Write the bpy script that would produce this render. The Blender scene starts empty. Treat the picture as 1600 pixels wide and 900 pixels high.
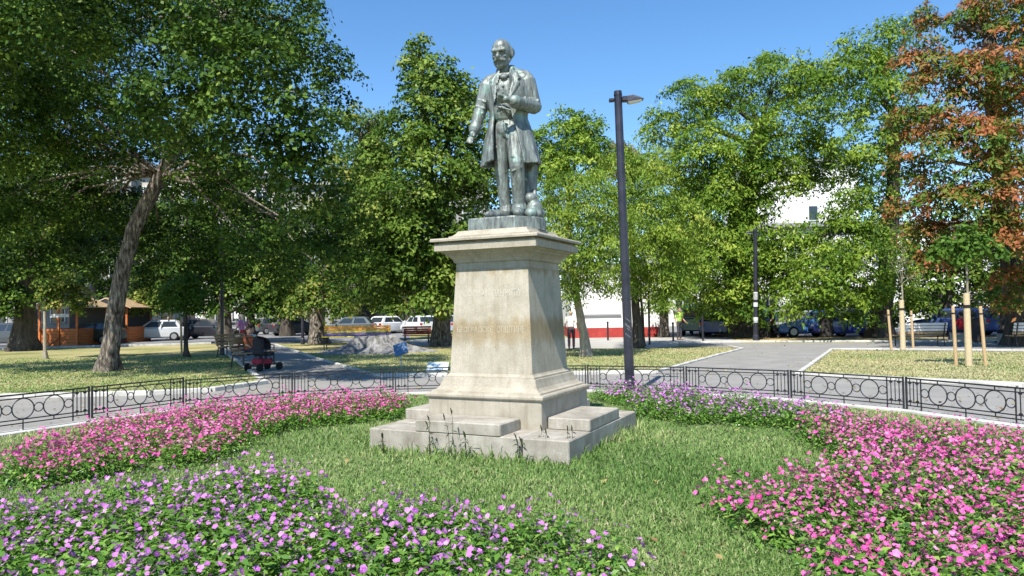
import bpy, bmesh, math, random
import numpy as np
from mathutils import Vector, Matrix
R = math.radians
S = bpy.context.scene
C = S.collection
random.seed(7)
rng = np.random.default_rng(7)

# ------------------------------------------------------------------ camera, sky, sun, exposure
FPX, HOR, ROLL, CAMH = 1150.0, 487.0, 0.016, 1.65          # focal length in 1600-px units, horizon row, roll, eye height
PITCH = math.atan((HOR - 450) / FPX)
cd = bpy.data.cameras.new('camera'); cam = bpy.data.objects.new('camera', cd); C.objects.link(cam)
cd.sensor_width = 36; cd.lens = 36 * FPX / 1600; cd.clip_end = 3000; cd.clip_start = 0.05
_r = Vector((1, 0, 0)); _f = Vector((0, math.cos(PITCH), math.sin(PITCH))); _u = Vector((0, -math.sin(PITCH), math.cos(PITCH)))
_c, _s = math.cos(ROLL), math.sin(ROLL)
_R = _r * _c - _u * _s; _U = _r * _s + _u * _c
cam.matrix_world = Matrix(((_R.x, _U.x, -_f.x, 0), (_R.y, _U.y, -_f.y, 0), (_R.z, _U.z, -_f.z, CAMH), (0, 0, 0, 1)))
S.camera = cam

SUN_EL, SUN_PHI = R(53), R(-20)                            # sun behind the camera, a little to its left
sdir = Vector((math.sin(SUN_PHI) * math.cos(SUN_EL), -math.cos(SUN_PHI) * math.cos(SUN_EL), math.sin(SUN_EL)))
world = bpy.data.worlds.new('World'); S.world = world; world.use_nodes = True
nt = world.node_tree
sky = nt.nodes.new('ShaderNodeTexSky'); sky.sky_type = 'NISHITA'; sky.sun_disc = False
sky.sun_elevation = SUN_EL; sky.sun_rotation = math.atan2(sdir.x, sdir.y)
sky.altitude = 100; sky.air_density = 1.0; sky.dust_density = 0.0; sky.ozone_density = 3.0
bg = nt.nodes['Background']; bg.inputs[1].default_value = 0.13
hs = nt.nodes.new('ShaderNodeHueSaturation'); hs.inputs['Saturation'].default_value = 1.2
nt.links.new(sky.outputs[0], hs.inputs['Color']); nt.links.new(hs.outputs[0], bg.inputs[0])
ld = bpy.data.lights.new('sun', 'SUN'); ld.energy = 5.0; ld.angle = R(0.55); ld.color = (1.0, 0.955, 0.87)
sun = bpy.data.objects.new('sun', ld); C.objects.link(sun)
sun.rotation_euler = (-sdir).to_track_quat('-Z', 'Y').to_euler(); sun.location = sdir * 60
S.view_settings.view_transform = 'Standard'; S.view_settings.look = 'None'
S.view_settings.gamma = 1; S.view_settings.use_curve_mapping = False
S.view_settings.exposure = 0.68
S.render.engine = 'CYCLES'
S.cycles.max_bounces = 5; S.cycles.diffuse_bounces = 1; S.cycles.transmission_bounces = 3; S.cycles.glossy_bounces = 2; S.cycles.transparent_max_bounces = 8

# ------------------------------------------------------------------ layout helpers (photo pixel -> place on the ground / at a depth)
def _dir(px, py):
    X, Y = px - 800.0, py - 450.0
    x = _c * X - _s * Y; y = _s * X + _c * Y
    return Vector((x / FPX, math.cos(PITCH) + (y / FPX) * math.sin(PITCH), math.sin(PITCH) - (y / FPX) * math.cos(PITCH)))
def at(px, py, z=0.0):
    d = _dir(px, py); t = (z - CAMH) / d.z
    return Vector((d.x * t, d.y * t, z))
def deep(px, py, Y):
    d = _dir(px, py); t = Y / d.y
    return Vector((d.x * t, Y, CAMH + d.z * t))

# ------------------------------------------------------------------ mesh helpers
def npmesh(name, V, faces, k=None, tint=None):
    """V (n,3) array; faces (m,k) int array (or list of arrays of different k)."""
    me = bpy.data.meshes.new(name)
    V = np.asarray(V, np.float32)
    fl = faces if isinstance(faces, list) else [faces]
    fl = [np.asarray(f, np.int32) for f in fl if len(f)]
    loops = np.concatenate([f.ravel() for f in fl])
    tot = np.concatenate([np.full(len(f), f.shape[1], np.int32) for f in fl])
    st = np.concatenate([[0], np.cumsum(tot)[:-1]]).astype(np.int32)
    me.vertices.add(len(V)); me.vertices.foreach_set('co', V.ravel())
    me.loops.add(len(loops)); me.loops.foreach_set('vertex_index', loops)
    me.polygons.add(len(tot)); me.polygons.foreach_set('loop_start', st); me.polygons.foreach_set('loop_total', tot)
    me.update(calc_edges=True)
    if tint is not None:
        a = me.attributes.new('tint', 'FLOAT', 'FACE'); a.data.foreach_set('value', np.asarray(tint, np.float32))
    return me

def link(name, me, mat=None, parent=None, smooth=False, loc=None, rz=None):
    o = bpy.data.objects.new(name, me); C.objects.link(o)
    if mat is not None and me is not None and not me.materials: me.materials.append(mat)
    if parent: o.parent = parent
    if smooth and me is not None: me.polygons.foreach_set('use_smooth', np.ones(len(me.polygons), bool))
    if loc is not None: o.location = loc
    if rz is not None: o.rotation_euler = (0, 0, rz)
    return o

def tag(o, label, cat, group=None, kind=None):
    if label: o['label'] = label
    if cat: o['category'] = cat
    if group: o['group'] = group
    if kind: o['kind'] = kind
    return o

def thing(name, label, cat, loc=(0, 0, 0), rz=0, group=None):
    o = bpy.data.objects.new(name, None); C.objects.link(o); o.location = loc; o.rotation_euler = (0, 0, rz)
    o.empty_display_size = 0.2
    return tag(o, label, cat, group)

class MB:
    """collects shapes for ONE mesh"""
    def __init__(s): s.V = []; s.F = []
    def add(s, V, F):
        o = len(s.V); s.V += [tuple(v) for v in V]; s.F += [tuple(i + o for i in f) for f in F]; return s
    def box(s, c, d, rz=0, bev=0.0, M=None):
        x, y, z = d[0] / 2, d[1] / 2, d[2] / 2
        if bev <= 0:
            V = [(-x, -y, -z), (x, -y, -z), (x, y, -z), (-x, y, -z), (-x, -y, z), (x, -y, z), (x, y, z), (-x, y, z)]
            F = [(0, 3, 2, 1), (4, 5, 6, 7), (0, 1, 5, 4), (1, 2, 6, 5), (2, 3, 7, 6), (3, 0, 4, 7)]
        else:
            b = bev; V = []
            def ring(xx, yy, zz): return [(-xx, -yy, zz), (xx, -yy, zz), (xx, yy, zz), (-xx, yy, zz)]
            def ring8(xx, yy, zz, b): return [(-xx + b, -yy, zz), (xx - b, -yy, zz), (xx, -yy + b, zz), (xx, yy - b, zz), (xx - b, yy, zz), (-xx + b, yy, zz), (-xx, yy - b, zz), (-xx, -yy + b, zz)]
            rs = [ring8(x - b, y - b, -z, b * .5), ring8(x, y, -z + b, b), ring8(x, y, z - b, b), ring8(x - b, y - b, z, b * .5)]
            V = sum(rs, []); F = [tuple(range(7, -1, -1)), tuple(range(24, 32))]
            for k in range(3):
                for i in range(8):
                    j = (i + 1) % 8; F.append((k * 8 + i, k * 8 + j, k * 8 + 8 + j, k * 8 + 8 + i))
        if M is None: M = Matrix.Translation(c) @ Matrix.Rotation(rz, 4, 'Z')
        return s.add([M @ Vector(v) for v in V], F)
    def tube(s, pts, rad, n=8, cap=True, squash=1.0):
        P = [Vector(p) for p in pts]; m = len(P)
        if not hasattr(rad, '__len__'): rad = [rad] * m
        V = []; up = None
        for i in range(m):
            t = (P[min(i + 1, m - 1)] - P[max(i - 1, 0)])
            t = t.normalized() if t.length > 1e-9 else Vector((0, 0, 1))
            if up is None:
                a = Vector((0, 0, 1)) if abs(t.z) < .9 else Vector((1, 0, 0)); up = (a - t * a.dot(t)).normalized()
            else:
                up = (up - t * up.dot(t)).normalized()
            sd = t.cross(up)
            for j in range(n):
                a = 2 * math.pi * j / n
                V.append(P[i] + (up * math.cos(a) * squash + sd * math.sin(a)) * rad[i])
        F = [(i * n + j, i * n + (j + 1) % n, (i + 1) * n + (j + 1) % n, (i + 1) * n + j) for i in range(m - 1) for j in range(n)]
        if cap: F += [tuple(range(n - 1, -1, -1)), tuple((m - 1) * n + j for j in range(n))]
        return s.add(V, F)
    def caps(s, p0, p1, r0, r1=None, n=12):
        r1 = r0 if r1 is None else r1
        p0, p1 = Vector(p0), Vector(p1); t = (p1 - p0).normalized()
        pts = [p0 - t * r0, p0 - t * r0 * .7, p0, p1, p1 + t * r1 * .7, p1 + t * r1]
        return s.tube(pts, [r0 * .12, r0 * .72, r0, r1, r1 * .72, r1 * .12], n)
    def ell(s, c, r, M=None, nu=16, nv=10):
        V = [Vector((0, 0, r[2]))]
        for i in range(1, nv):
            a = math.pi * i / nv
            for j in range(nu):
                b = 2 * math.pi * j / nu
                V.append(Vector((r[0] * math.sin(a) * math.cos(b), r[1] * math.sin(a) * math.sin(b), r[2] * math.cos(a))))
        V.append(Vector((0, 0, -r[2]))); F = []
        for j in range(nu): F.append((0, 1 + j, 1 + (j + 1) % nu))
        for i in range(nv - 2):
            for j in range(nu):
                a = 1 + i * nu; F.append((a + j, a + nu + j, a + nu + (j + 1) % nu, a + (j + 1) % nu))
        e = len(V) - 1; a = 1 + (nv - 2) * nu
        for j in range(nu): F.append((e, a + (j + 1) % nu, a + j))
        if M is not None: V = [M @ v for v in V]
        return s.add([v + Vector(c) for v in V], F)
    def prism(s, poly, z0, z1, poly_top=None):
        n = len(poly); pt = poly_top or poly
        V = [(p[0], p[1], z0) for p in poly] + [(p[0], p[1], z1) for p in pt]
        F = [tuple(range(n - 1, -1, -1)), tuple(range(n, 2 * n))] + [(i, (i + 1) % n, n + (i + 1) % n, n + i) for i in range(n)]
        return s.add(V, F)
    def mesh(s, name):
        me = bpy.data.meshes.new(name); me.from_pydata(s.V, [], s.F); me.update(); return me
    def build(s, name, mat, parent=None, smooth=False, loc=None, rz=None):
        return link(name, s.mesh(name), mat, parent, smooth, loc, rz)

def remeshed(mb, name, voxel, smooth=3, M=None):
    """union of the collected shapes as one continuous skin"""
    me = mb.mesh(name + '_raw'); o = bpy.data.objects.new(name + '_raw', me); C.objects.link(o)
    m = o.modifiers.new('r', 'REMESH'); m.mode = 'VOXEL'; m.voxel_size = voxel
    if smooth:
        m = o.modifiers.new('s', 'SMOOTH'); m.factor = .5; m.iterations = smooth
    dg = bpy.context.evaluated_depsgraph_get(); dg.update()
    out = bpy.data.meshes.new_from_object(o.evaluated_get(dg)); out.name = name
    bpy.data.objects.remove(o); bpy.data.meshes.remove(me)
    return out

# ------------------------------------------------------------------ materials
MATS = {}
def mat(name, c1, c2=None, scale=4.0, rough=.8, bump=0.0, bscale=None, metal=0.0, detail=6, stretch=None, c3=None, spec=.3, coat=0, pos=(.35, .65)):
    m = bpy.data.materials.new(name); m.use_nodes = True; n = m.node_tree; b = n.nodes['Principled BSDF']
    b.inputs['Roughness'].default_value = rough; b.inputs['Metallic'].default_value = metal
    b.inputs['Specular IOR Level'].default_value = spec
    if coat: b.inputs['Coat Weight'].default_value = coat; b.inputs['Coat Roughness'].default_value = .08
    b.inputs['Base Color'].default_value = (*c1, 1)
    if c2 is not None or bump:
        tc = n.nodes.new('ShaderNodeTexCoord'); mp = n.nodes.new('ShaderNodeMapping')
        n.links.new(tc.outputs['Object'], mp.inputs[0])
        if stretch: mp.inputs['Scale'].default_value = stretch
    if c2 is not None:
        t = n.nodes.new('ShaderNodeTexNoise'); t.inputs['Scale'].default_value = scale; t.inputs['Detail'].default_value = detail; t.inputs['Roughness'].default_value = .65
        n.links.new(mp.outputs[0], t.inputs[0])
        r = n.nodes.new('ShaderNodeValToRGB'); r.color_ramp.elements[0].color = (*c1, 1); r.color_ramp.elements[1].color = (*c2, 1)
        r.color_ramp.elements[0].position = pos[0]; r.color_ramp.elements[1].position = pos[1]
        if c3: e = r.color_ramp.elements.new((pos[0] + pos[1]) / 2); e.color = (*c3, 1)
        n.links.new(t.outputs['Fac'], r.inputs[0]); n.links.new(r.outputs[0], b.inputs['Base Color'])
    if bump:
        t2 = n.nodes.new('ShaderNodeTexNoise'); t2.inputs['Scale'].default_value = bscale or scale * 3; t2.inputs['Detail'].default_value = 6
        n.links.new(mp.outputs[0], t2.inputs[0])
        bu = n.nodes.new('ShaderNodeBump'); bu.inputs['Strength'].default_value = bump; bu.inputs['Distance'].default_value = .02
        n.links.new(t2.outputs['Fac'], bu.inputs['Height']); n.links.new(bu.outputs[0], b.inputs['Normal'])
    MATS[name] = m
    return m

def leafmat(name, cols, trans=.35, rough=.5, spec=.12):
    """per-leaf colour from the 'tint' attribute; light passes through the blade"""
    m = bpy.data.materials.new(name); m.use_nodes = True; n = m.node_tree; b = n.nodes['Principled BSDF']; out = n.nodes['Material Output']
    a = n.nodes.new('ShaderNodeAttribute'); a.attribute_name = 'tint'
    r = n.nodes.new('ShaderNodeValToRGB'); el = r.color_ramp.elements
    el[0].position = 0; el[0].color = (*cols[0], 1); el[1].position = 1; el[1].color = (*cols[-1], 1)
    for i, c in enumerate(cols[1:-1]): e = el.new((i + 1) / (len(cols) - 1)); e.color = (*c, 1)
    n.links.new(a.outputs['Fac'], r.inputs[0]); n.links.new(r.outputs[0], b.inputs['Base Color'])
    b.inputs['Roughness'].default_value = rough; b.inputs['Specular IOR Level'].default_value = spec
    if trans:
        t = n.nodes.new('ShaderNodeBsdfTranslucent'); mx = n.nodes.new('ShaderNodeMixShader'); mx.inputs[0].default_value = trans
        n.links.new(r.outputs[0], t.inputs[0]); n.links.new(b.outputs[0], mx.inputs[1]); n.links.new(t.outputs[0], mx.inputs[2]); n.links.new(mx.outputs[0], out.inputs[0])
    return m

asphalt = mat('asphalt', (.225, .215, .195), (.285, .27, .245), 1.3, .92, .25, 60, c3=(.25, .24, .22))
street_m = mat('street', (.16, .16, .165), (.24, .24, .24), .6, .9, .2, 40)
concrete = mat('concrete', (.40, .385, .35), (.58, .56, .51), 2.5, .85, .25, 30)
pave_m = mat('pale_paving', (.33, .315, .285), (.45, .43, .39), .5, .9, .15, 20)
iron = mat('black_iron', (.012, .012, .016), (.03, .03, .036), 9, .42, .15, 60, spec=.5)
paint_black = mat('black_paint', (.012, .012, .022), (.035, .035, .05), 3, .38, .1, 25, spec=.5)
bark = mat('bark', (.035, .028, .02), (.34, .30, .25), 9, .95, 1.0, 14, stretch=(1.6, 1.6, .35), c3=(.15, .125, .10), pos=(.38, .64))
bark_dark = mat('dark_bark', (.04, .033, .026), (.12, .1, .08), 4, .95, .9, 12, stretch=(1.5, 1.5, .3))
bark_pale = mat('pale_bark', (.22, .19, .14), (.42, .37, .29), 8, .9, .5, 20, stretch=(1.5, 1.5, .4))
wrap_m = mat('jute_wrap', (.50, .39, .23), (.64, .52, .34), 14, .95, .5, 60, stretch=(1, 1, 6))
stake_m = mat('stake_wood', (.42, .28, .14), (.56, .41, .24), 6, .85, .3, 30, stretch=(4, 4, .5))
rubber = mat('rubber', (.012, .012, .012), rough=.7)
white_paint = mat('white_paint', (.72, .72, .70), (.82, .82, .80), 2, .6)
# ------------------------------------------------------------------ ground, paths, kerbs
def ground_mat(name, stops, s1, s2, bump=.6):
    m = bpy.data.materials.new(name); m.use_nodes = True; n = m.node_tree; b = n.nodes['Principled BSDF']
    b.inputs['Roughness'].default_value = .95; b.inputs['Specular IOR Level'].default_value = .1
    tc = n.nodes.new('ShaderNodeTexCoord')
    a = n.nodes.new('ShaderNodeTexNoise'); a.inputs['Scale'].default_value = s1; a.inputs['Detail'].default_value = 5
    f = n.nodes.new('ShaderNodeTexNoise'); f.inputs['Scale'].default_value = s2; f.inputs['Detail'].default_value = 5; f.inputs['Roughness'].default_value = .7
    for t in (a, f): n.links.new(tc.outputs['Object'], t.inputs[0])
    mx = n.nodes.new('ShaderNodeMath'); mx.operation = 'MULTIPLY_ADD'; mx.inputs[1].default_value = .55
    ad = n.nodes.new('ShaderNodeMath'); ad.operation = 'MULTIPLY'; ad.inputs[1].default_value = .45
    n.links.new(f.outputs['Fac'], ad.inputs[0]); n.links.new(a.outputs['Fac'], mx.inputs[0]); n.links.new(ad.outputs[0], mx.inputs[2])
    r = n.nodes.new('ShaderNodeValToRGB'); el = r.color_ramp.elements
    el[0].position = .34; el[0].color = (*stops[0], 1); el[1].position = .66; el[1].color = (*stops[-1], 1)
    for i, c in enumerate(stops[1:-1]): e = el.new(.34 + .32 * (i + 1) / (len(stops) - 1)); e.color = (*c, 1)
    n.links.new(mx.outputs[0], r.inputs[0]); n.links.new(r.outputs[0], b.inputs['Base Color'])
    bu = n.nodes.new('ShaderNodeBump'); bu.inputs['Strength'].default_value = bump; bu.inputs['Distance'].default_value = .05
    n.links.new(f.outputs['Fac'], bu.inputs['Height']); n.links.new(bu.outputs[0], b.inputs['Normal'])
    return m
dry_lawn = ground_mat('dry_lawn', [(.10, .13, .035), (.22, .22, .08), (.36, .31, .15), (.46, .38, .21)], .35, 7)
soil_lawn = ground_mat('lawn_soil', [(.08, .12, .04), (.15, .2, .075), (.22, .235, .11)], .9, 14)
straw = ground_mat('straw_grass', [(.3, .22, .09), (.45, .34, .16), (.52, .40, .2)], .6, 6)

def sheet(name, poly, z, m):
    me = bpy.data.meshes.new(name); me.from_pydata([(p[0], p[1], z) for p in poly], [], [tuple(range(len(poly)))]); me.update()
    o = link(name, me, m); o['kind'] = 'structure'
    if me.polygons[0].normal.z < 0: me.flip_normals()
    return o
sheet('ground', [(-900, -300), (900, -300), (900, 1500), (-900, 1500)], 0, dry_lawn)

RC = Vector((-.52, 7.68, 0)); RR = 7.54; NP = 24                          # the round garden: centre, fence radius, panels
def ringpt(a, r=RR, z=0): return Vector((RC.x + r * math.sin(a), RC.y + r * math.cos(a), z))   # a = 0 away from the camera
A0 = math.atan2(5.89 - RC.x, 11.32 - RC.y)                                # a post stands here
STEP = 2 * math.pi / NP
POSTA = {i: A0 + i * STEP for i in range(-12, 13)}; POSTR = {i: RR for i in POSTA}
POSTA[-8] = R(-57.5); POSTR[-8] = 7.24; POSTA[-9] = R(-73.2); POSTR[-9] = 7.36
def rad(a):
    a = (a + math.pi) % (2 * math.pi) - math.pi
    ks = sorted(POSTA, key=lambda k: POSTA[k])
    for k, l in zip(ks, ks[1:]):
        if POSTA[k] <= a <= POSTA[l]:
            p, q = ringpt(POSTA[k], POSTR[k]) - RC, ringpt(POSTA[l], POSTR[l]) - RC
            d = Vector((math.sin(a), math.cos(a), 0)); n = Vector((q.y - p.y, p.x - q.x, 0))
            return p.dot(n) / d.dot(n)
    return RR
def post(i): return ringpt(POSTA[i], POSTR[i])
# lawn inside the ring, a gentle mound
V = []; F = []
nr, na = 14, 96
for i in range(nr):
    for j in range(na):
        a = 2 * math.pi * j / na; r = (rad(a) - .06) * i / (nr - 1); p = ringpt(a, r); V.append((p.x, p.y, .014 + .0 * i))
for i in range(nr - 1):
    for j in range(na): F.append((i * na + j, i * na + (j + 1) % na, (i + 1) * na + (j + 1) % na, (i + 1) * na + j))
me = bpy.data.meshes.new('garden_lawn'); me.from_pydata(V, [], F); me.update()
if me.polygons[200].normal.z < 0: me.flip_normals()
lawn = link('garden_lawn', me, soil_lawn); lawn['kind'] = 'structure'

outer_px = [(-260, 640), (0, 622), (120, 620), (237, 617), (330, 612), (415, 600), (589, 589), (700, 588), (810, 586), (921, 585), (1025, 583), (1130, 584), (1243, 587), (1320, 590), (1402, 595), (1500, 600), (1600, 605), (1800, 618)]
outer = [at(*p) for p in outer_px]
# ring path as a strip: pair up by angle
def outer_at(a):
    best = None
    for p, q in zip(outer, outer[1:]):
        a0 = math.atan2(p.x - RC.x, p.y - RC.y); a1 = math.atan2(q.x - RC.x, q.y - RC.y)
        if a0 <= a <= a1: t = (a - a0) / (a1 - a0); return p.lerp(q, t)
    return ringpt(a, RR + 6)
mb = MB(); angs = [-math.pi * .62 + i * (math.pi * 1.24) / 90 for i in range(91)]
Vv = []
for a in angs:
    q = outer_at(a); p = ringpt(a, rad(a) + .05); Vv += [(p.x, p.y, .005), (q.x, q.y, .005)]
mb.add(Vv, [(2 * i, 2 * i + 2, 2 * i + 3, 2 * i + 1) for i in range(90)])
me = mb.mesh('ring_path')
if me.polygons[0].normal.z < 0: me.flip_normals()
link('ring_path', me, asphalt)['kind'] = 'structure'
def path(name, px, z, m): return sheet(name, [at(*p) for p in px], z, m)
path('left_path', [(415, 600.5), (589, 590), (495, 561.5), (431, 539), (425, 532), (330, 533), (345, 547), (369, 564)], .009, asphalt)
path('right_path', [(1025, 584), (1243, 588), (1262, 575), (1300, 547), (1700, 551), (1700, 534.5), (1060, 536.5), (1060, 541), (1140, 543), (1160, 546.5), (1120, 557)], .013, asphalt)
path('pale_pavement', [(640, 541), (880, 545), (1010, 545), (1060, 541.5), (1060, 537), (1160, 537), (1140, 527), (880, 527.5), (640, 531)], .009, pave_m)
path('street_right', [(1040, 527), (1135, 527.2), (1700, 527), (1750, 500), (1040, 507)], .017, street_m)
path('straw_verge', [(1128, 534.5), (1175, 527.3), (1700, 527.3), (1700, 533.2), (1160, 534)], .021, straw)
path('street_left', [(-300, 551), (0, 546), (200, 541.5), (330, 537.5), (430, 536.5), (640, 531), (640, 512), (0, 519), (-300, 522)], .005, street_m)

def kerb(name, pts, w=.16, h=.11, gap=.008, L=1.0, top=None):
    """a run of kerb stones, each one a part"""
    root = bpy.data.objects.new(name, None); C.objects.link(root); root['kind'] = 'structure'
    for p, q in zip(pts, pts[1:]):
        d = q - p; n = max(1, round(d.length / L)); a = math.atan2(d.y, d.x)
        for i in range(n):
            c = p + d * ((i + .5) / n); l = d.length / n - gap
            mb = MB().box((0, 0, 0), (l, w, h + .1), bev=.012)
            mb.build('kerb_stone', concrete, root, loc=(c.x, c.y, h / 2 - .05 + random.uniform(-.006, .004)), rz=a + random.uniform(-.004, .004))
    return root
kerb('outer_kerb', outer[:6], .2, .1)
kerb('outer_kerb', outer[6:11], .2, .09)
kerb('outer_kerb', outer[12:], .2, .09)
kerb('path_kerb', [at(415, 600), at(369, 564), at(345, 547)], .12, .07)
kerb('path_kerb', [at(589, 589), at(495, 561), at(431, 539)], .12, .07)
kerb('path_kerb', [at(1025, 583), at(1120, 556.5), at(1160, 546), at(1140, 542.5)], .12, .07)
kerb('path_kerb', [at(1243, 587), at(1262, 574.5), at(1300, 546.5), at(1420, 546.8), at(1700, 550)], .12, .06)
kerb('street_kerb', [at(1060, 536), at(1160, 534.4), at(1700, 533.4)], .35, .07, L=2)
kerb('street_kerb', [at(-200, 549.5), at(0, 546.2), at(200, 541.6), at(330, 537.6)], .25, .12, L=2)
kerb('garden_kerb', [post(i) for i in range(-11, 5)], .26, .055)

# ------------------------------------------------------------------ pedestal
PC = Vector((-.039, 9.593, 0)); PA = -.45                                # centre and turn of the monument
def stone_mat(name, a, b, stain=False):
    m = bpy.data.materials.new(name); m.use_nodes = True; n = m.node_tree; bs = n.nodes['Principled BSDF']
    bs.inputs['Roughness'].default_value = .8; bs.inputs['Specular IOR Level'].default_value = .25
    tc = n.nodes.new('ShaderNodeTexCoord')
    big = n.nodes.new('ShaderNodeTexNoise'); big.inputs['Scale'].default_value = 3.2; big.inputs['Detail'].default_value = 7; big.inputs['Roughness'].default_value = .65
    gr = n.nodes.new('ShaderNodeTexNoise'); gr.inputs['Scale'].default_value = 160; gr.inputs['Detail'].default_value = 2
    for t in (big, gr): n.links.new(tc.outputs['Object'], t.inputs[0])
    r = n.nodes.new('ShaderNodeValToRGB'); r.color_ramp.elements[0].position = .32; r.color_ramp.elements[1].position = .66
    r.color_ramp.elements[0].color = (*a, 1); r.color_ramp.elements[1].color = (*b, 1); n.links.new(big.outputs['Fac'], r.inputs[0])
    g = n.nodes.new('ShaderNodeValToRGB'); g.color_ramp.elements[0].position = .36; g.color_ramp.elements[1].position = .6
    g.color_ramp.elements[0].color = (.62, .6, .58, 1); g.color_ramp.elements[1].color = (1.06, 1.05, 1.03, 1); n.links.new(gr.outputs['Fac'], g.inputs[0])
    mu = n.nodes.new('ShaderNodeMix'); mu.data_type = 'RGBA'; mu.blend_type = 'MULTIPLY'; mu.inputs[0].default_value = .8
    n.links.new(r.outputs[0], mu.inputs[6]); n.links.new(g.outputs[0], mu.inputs[7])
    mps = n.nodes.new('ShaderNodeMapping'); mps.inputs['Scale'].default_value = (9, 9, .7); n.links.new(tc.outputs['Object'], mps.inputs[0])
    sn = n.nodes.new('ShaderNodeTexNoise'); sn.inputs['Scale'].default_value = 1.4; sn.inputs['Detail'].default_value = 6; sn.inputs['Roughness'].default_value = .7; n.links.new(mps.outputs[0], sn.inputs[0])
    sr = n.nodes.new('ShaderNodeValToRGB'); sr.color_ramp.elements[0].position = .30; sr.color_ramp.elements[0].color = (.62, .57, .48, 1); sr.color_ramp.elements[1].position = .52; sr.color_ramp.elements[1].color = (1, 1, 1, 1); n.links.new(sn.outputs['Fac'], sr.inputs[0])
    m2 = n.nodes.new('ShaderNodeMix'); m2.data_type = 'RGBA'; m2.blend_type = 'MULTIPLY'; m2.inputs[0].default_value = .5; n.links.new(mu.outputs[2], m2.inputs[6]); n.links.new(sr.outputs[0], m2.inputs[7])
    last = m2.outputs[2]
    if stain:   # brown water stain: a ragged band across the shaft, and an ochre one under the cornice
        sx = n.nodes.new('ShaderNodeSeparateXYZ'); n.links.new(tc.outputs['Object'], sx.inputs[0])
        nz = n.nodes.new('ShaderNodeTexNoise'); nz.inputs['Scale'].default_value = 5.5; nz.inputs['Detail'].default_value = 6
        mp = n.nodes.new('ShaderNodeMapping'); mp.inputs['Scale'].default_value = (1.5, 1.5, .45); n.links.new(tc.outputs['Object'], mp.inputs[0]); n.links.new(mp.outputs[0], nz.inputs[0])
        ad = n.nodes.new('ShaderNodeMath'); ad.operation = 'MULTIPLY_ADD'; ad.inputs[1].default_value = .38; n.links.new(nz.outputs['Fac'], ad.inputs[0]); n.links.new(sx.outputs['Z'], ad.inputs[2])
        rr = n.nodes.new('ShaderNodeValToRGB'); e = rr.color_ramp.elements
        mr = n.nodes.new('ShaderNodeMapRange'); mr.inputs[1].default_value = .9; mr.inputs[2].default_value = 2.5; n.links.new(ad.outputs[0], mr.inputs[0])
        e[0].position = 0; e[0].color = (.25, .25, .25, 1); e[1].position = 1; e[1].color = (.55, .55, .55, 1)
        for p, v in ((.1, 0), (.3, .0), (.38, .75), (.46, .95), (.5, .85), (.56, .08), (.7, 0), (.88, .0), (.93, .8)):
            k = e.new(p); k.color = (v, v, v, 1)
        n.links.new(mr.outputs[0], rr.inputs[0])
        mx = n.nodes.new('ShaderNodeMix'); mx.data_type = 'RGBA'; mx.blend_type = 'MULTIPLY'; mx.inputs[7].default_value = (.74, .64, .47, 1)
        n.links.new(rr.outputs[0], mx.inputs[0]); n.links.new(last, mx.inputs[6]); last = mx.outputs[2]
    n.links.new(last, bs.inputs['Base Color'])
    bu = n.nodes.new('ShaderNodeBump'); bu.inputs['Strength'].default_value = .6; bu.inputs['Distance'].default_value = .008
    n.links.new(gr.outputs['Fac'], bu.inputs['Height']); n.links.new(bu.outputs[0], bs.inputs['Normal'])
    return m
stone = stone_mat('granite', (.36, .325, .255), (.50, .455, .375))
stone_die = stone_mat('stained_granite', (.39, .355, .28), (.53, .485, .40), True)
stone_step = stone_mat('grey_granite', (.27, .245, .20), (.48, .45, .39))
letter_pale = mat('pale_cut_letter', (.54, .505, .43), (.45, .41, .34), 30, .85)
letter_m = mat('cut_letter', (.46, .41, .32), (.37, .325, .25), 30, .85)

ped = thing('pedestal', 'stepped pale granite pedestal with moulded cornice and worn inscription carrying the bronze man', 'pedestal', PC, PA)
def sq(h, ch=0):
    if not ch: return [(-h, -h), (h, -h), (h, h), (-h, h)]
    return [(-h + ch, -h), (h - ch, -h), (h, -h + ch), (h, h - ch), (h - ch, h), (-h + ch, h), (-h, h - ch), (-h, -h + ch)]
def profile(name, prof, m, ch=.006):
    """square block whose sides follow a moulding profile [(half, z), ...]"""
    mb = MB(); V = []; F = []; n = 8
    for h, z in prof: V += [(x, y, z) for x, y in sq(h, ch)]
    k = len(prof)
    for i in range(k - 1):
        for j in range(n): F.append((i * n + j, i * n + (j + 1) % n, (i + 1) * n + (j + 1) % n, (i + 1) * n + j))
    F += [tuple(range(n - 1, -1, -1)), tuple((k - 1) * n + j for j in range(n))]
    return mb.add(V, F).build(name, m, ped)
B, Z1, Z1U = 1.30, .26, .40
g = .012
# lower course: four slabs in a pinwheel round the plinth, top course: a block in the middle of each side
for k in range(4):
    a = k * math.pi / 2
    mb = MB().box((0, 0, 0), (2 * B - .56 - g, .55, Z1 + .1), bev=.012)
    o = mb.build('step_slab', stone_step, ped, loc=Matrix.Rotation(a, 4, 'Z') @ Vector((-.28 + g, -B + .275 + random.uniform(-.008, .008), Z1 / 2 - .05 + random.uniform(-.008, .008))), rz=a)
for k in range(4):
    a = k * math.pi / 2
    w = 1.12
    mb = MB().box((0, 0, 0), (w, B - .775, Z1U - Z1 + .0), bev=.012)
    mb.build('step_block', stone_step, ped, loc=Matrix.Rotation(a, 4, 'Z') @ Vector((-.06, -(B + .775) / 2 - .002, (Z1U + Z1) / 2 + .001)), rz=a + random.uniform(-.006, .006))
profile('plinth', [(.765, 0), (.77, .60)], stone, .01)
profile('base_moulding', [(.775, .601), (.79, .606), (.80, .622), (.80, .645), (.79, .66), (.745, .668), (.742, .685), (.70, .70), (.668, .735), (.645, .79), (.632, .835), (.615, .838), (.612, .86), (.59, .872), (.575, .893)], stone)
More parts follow.
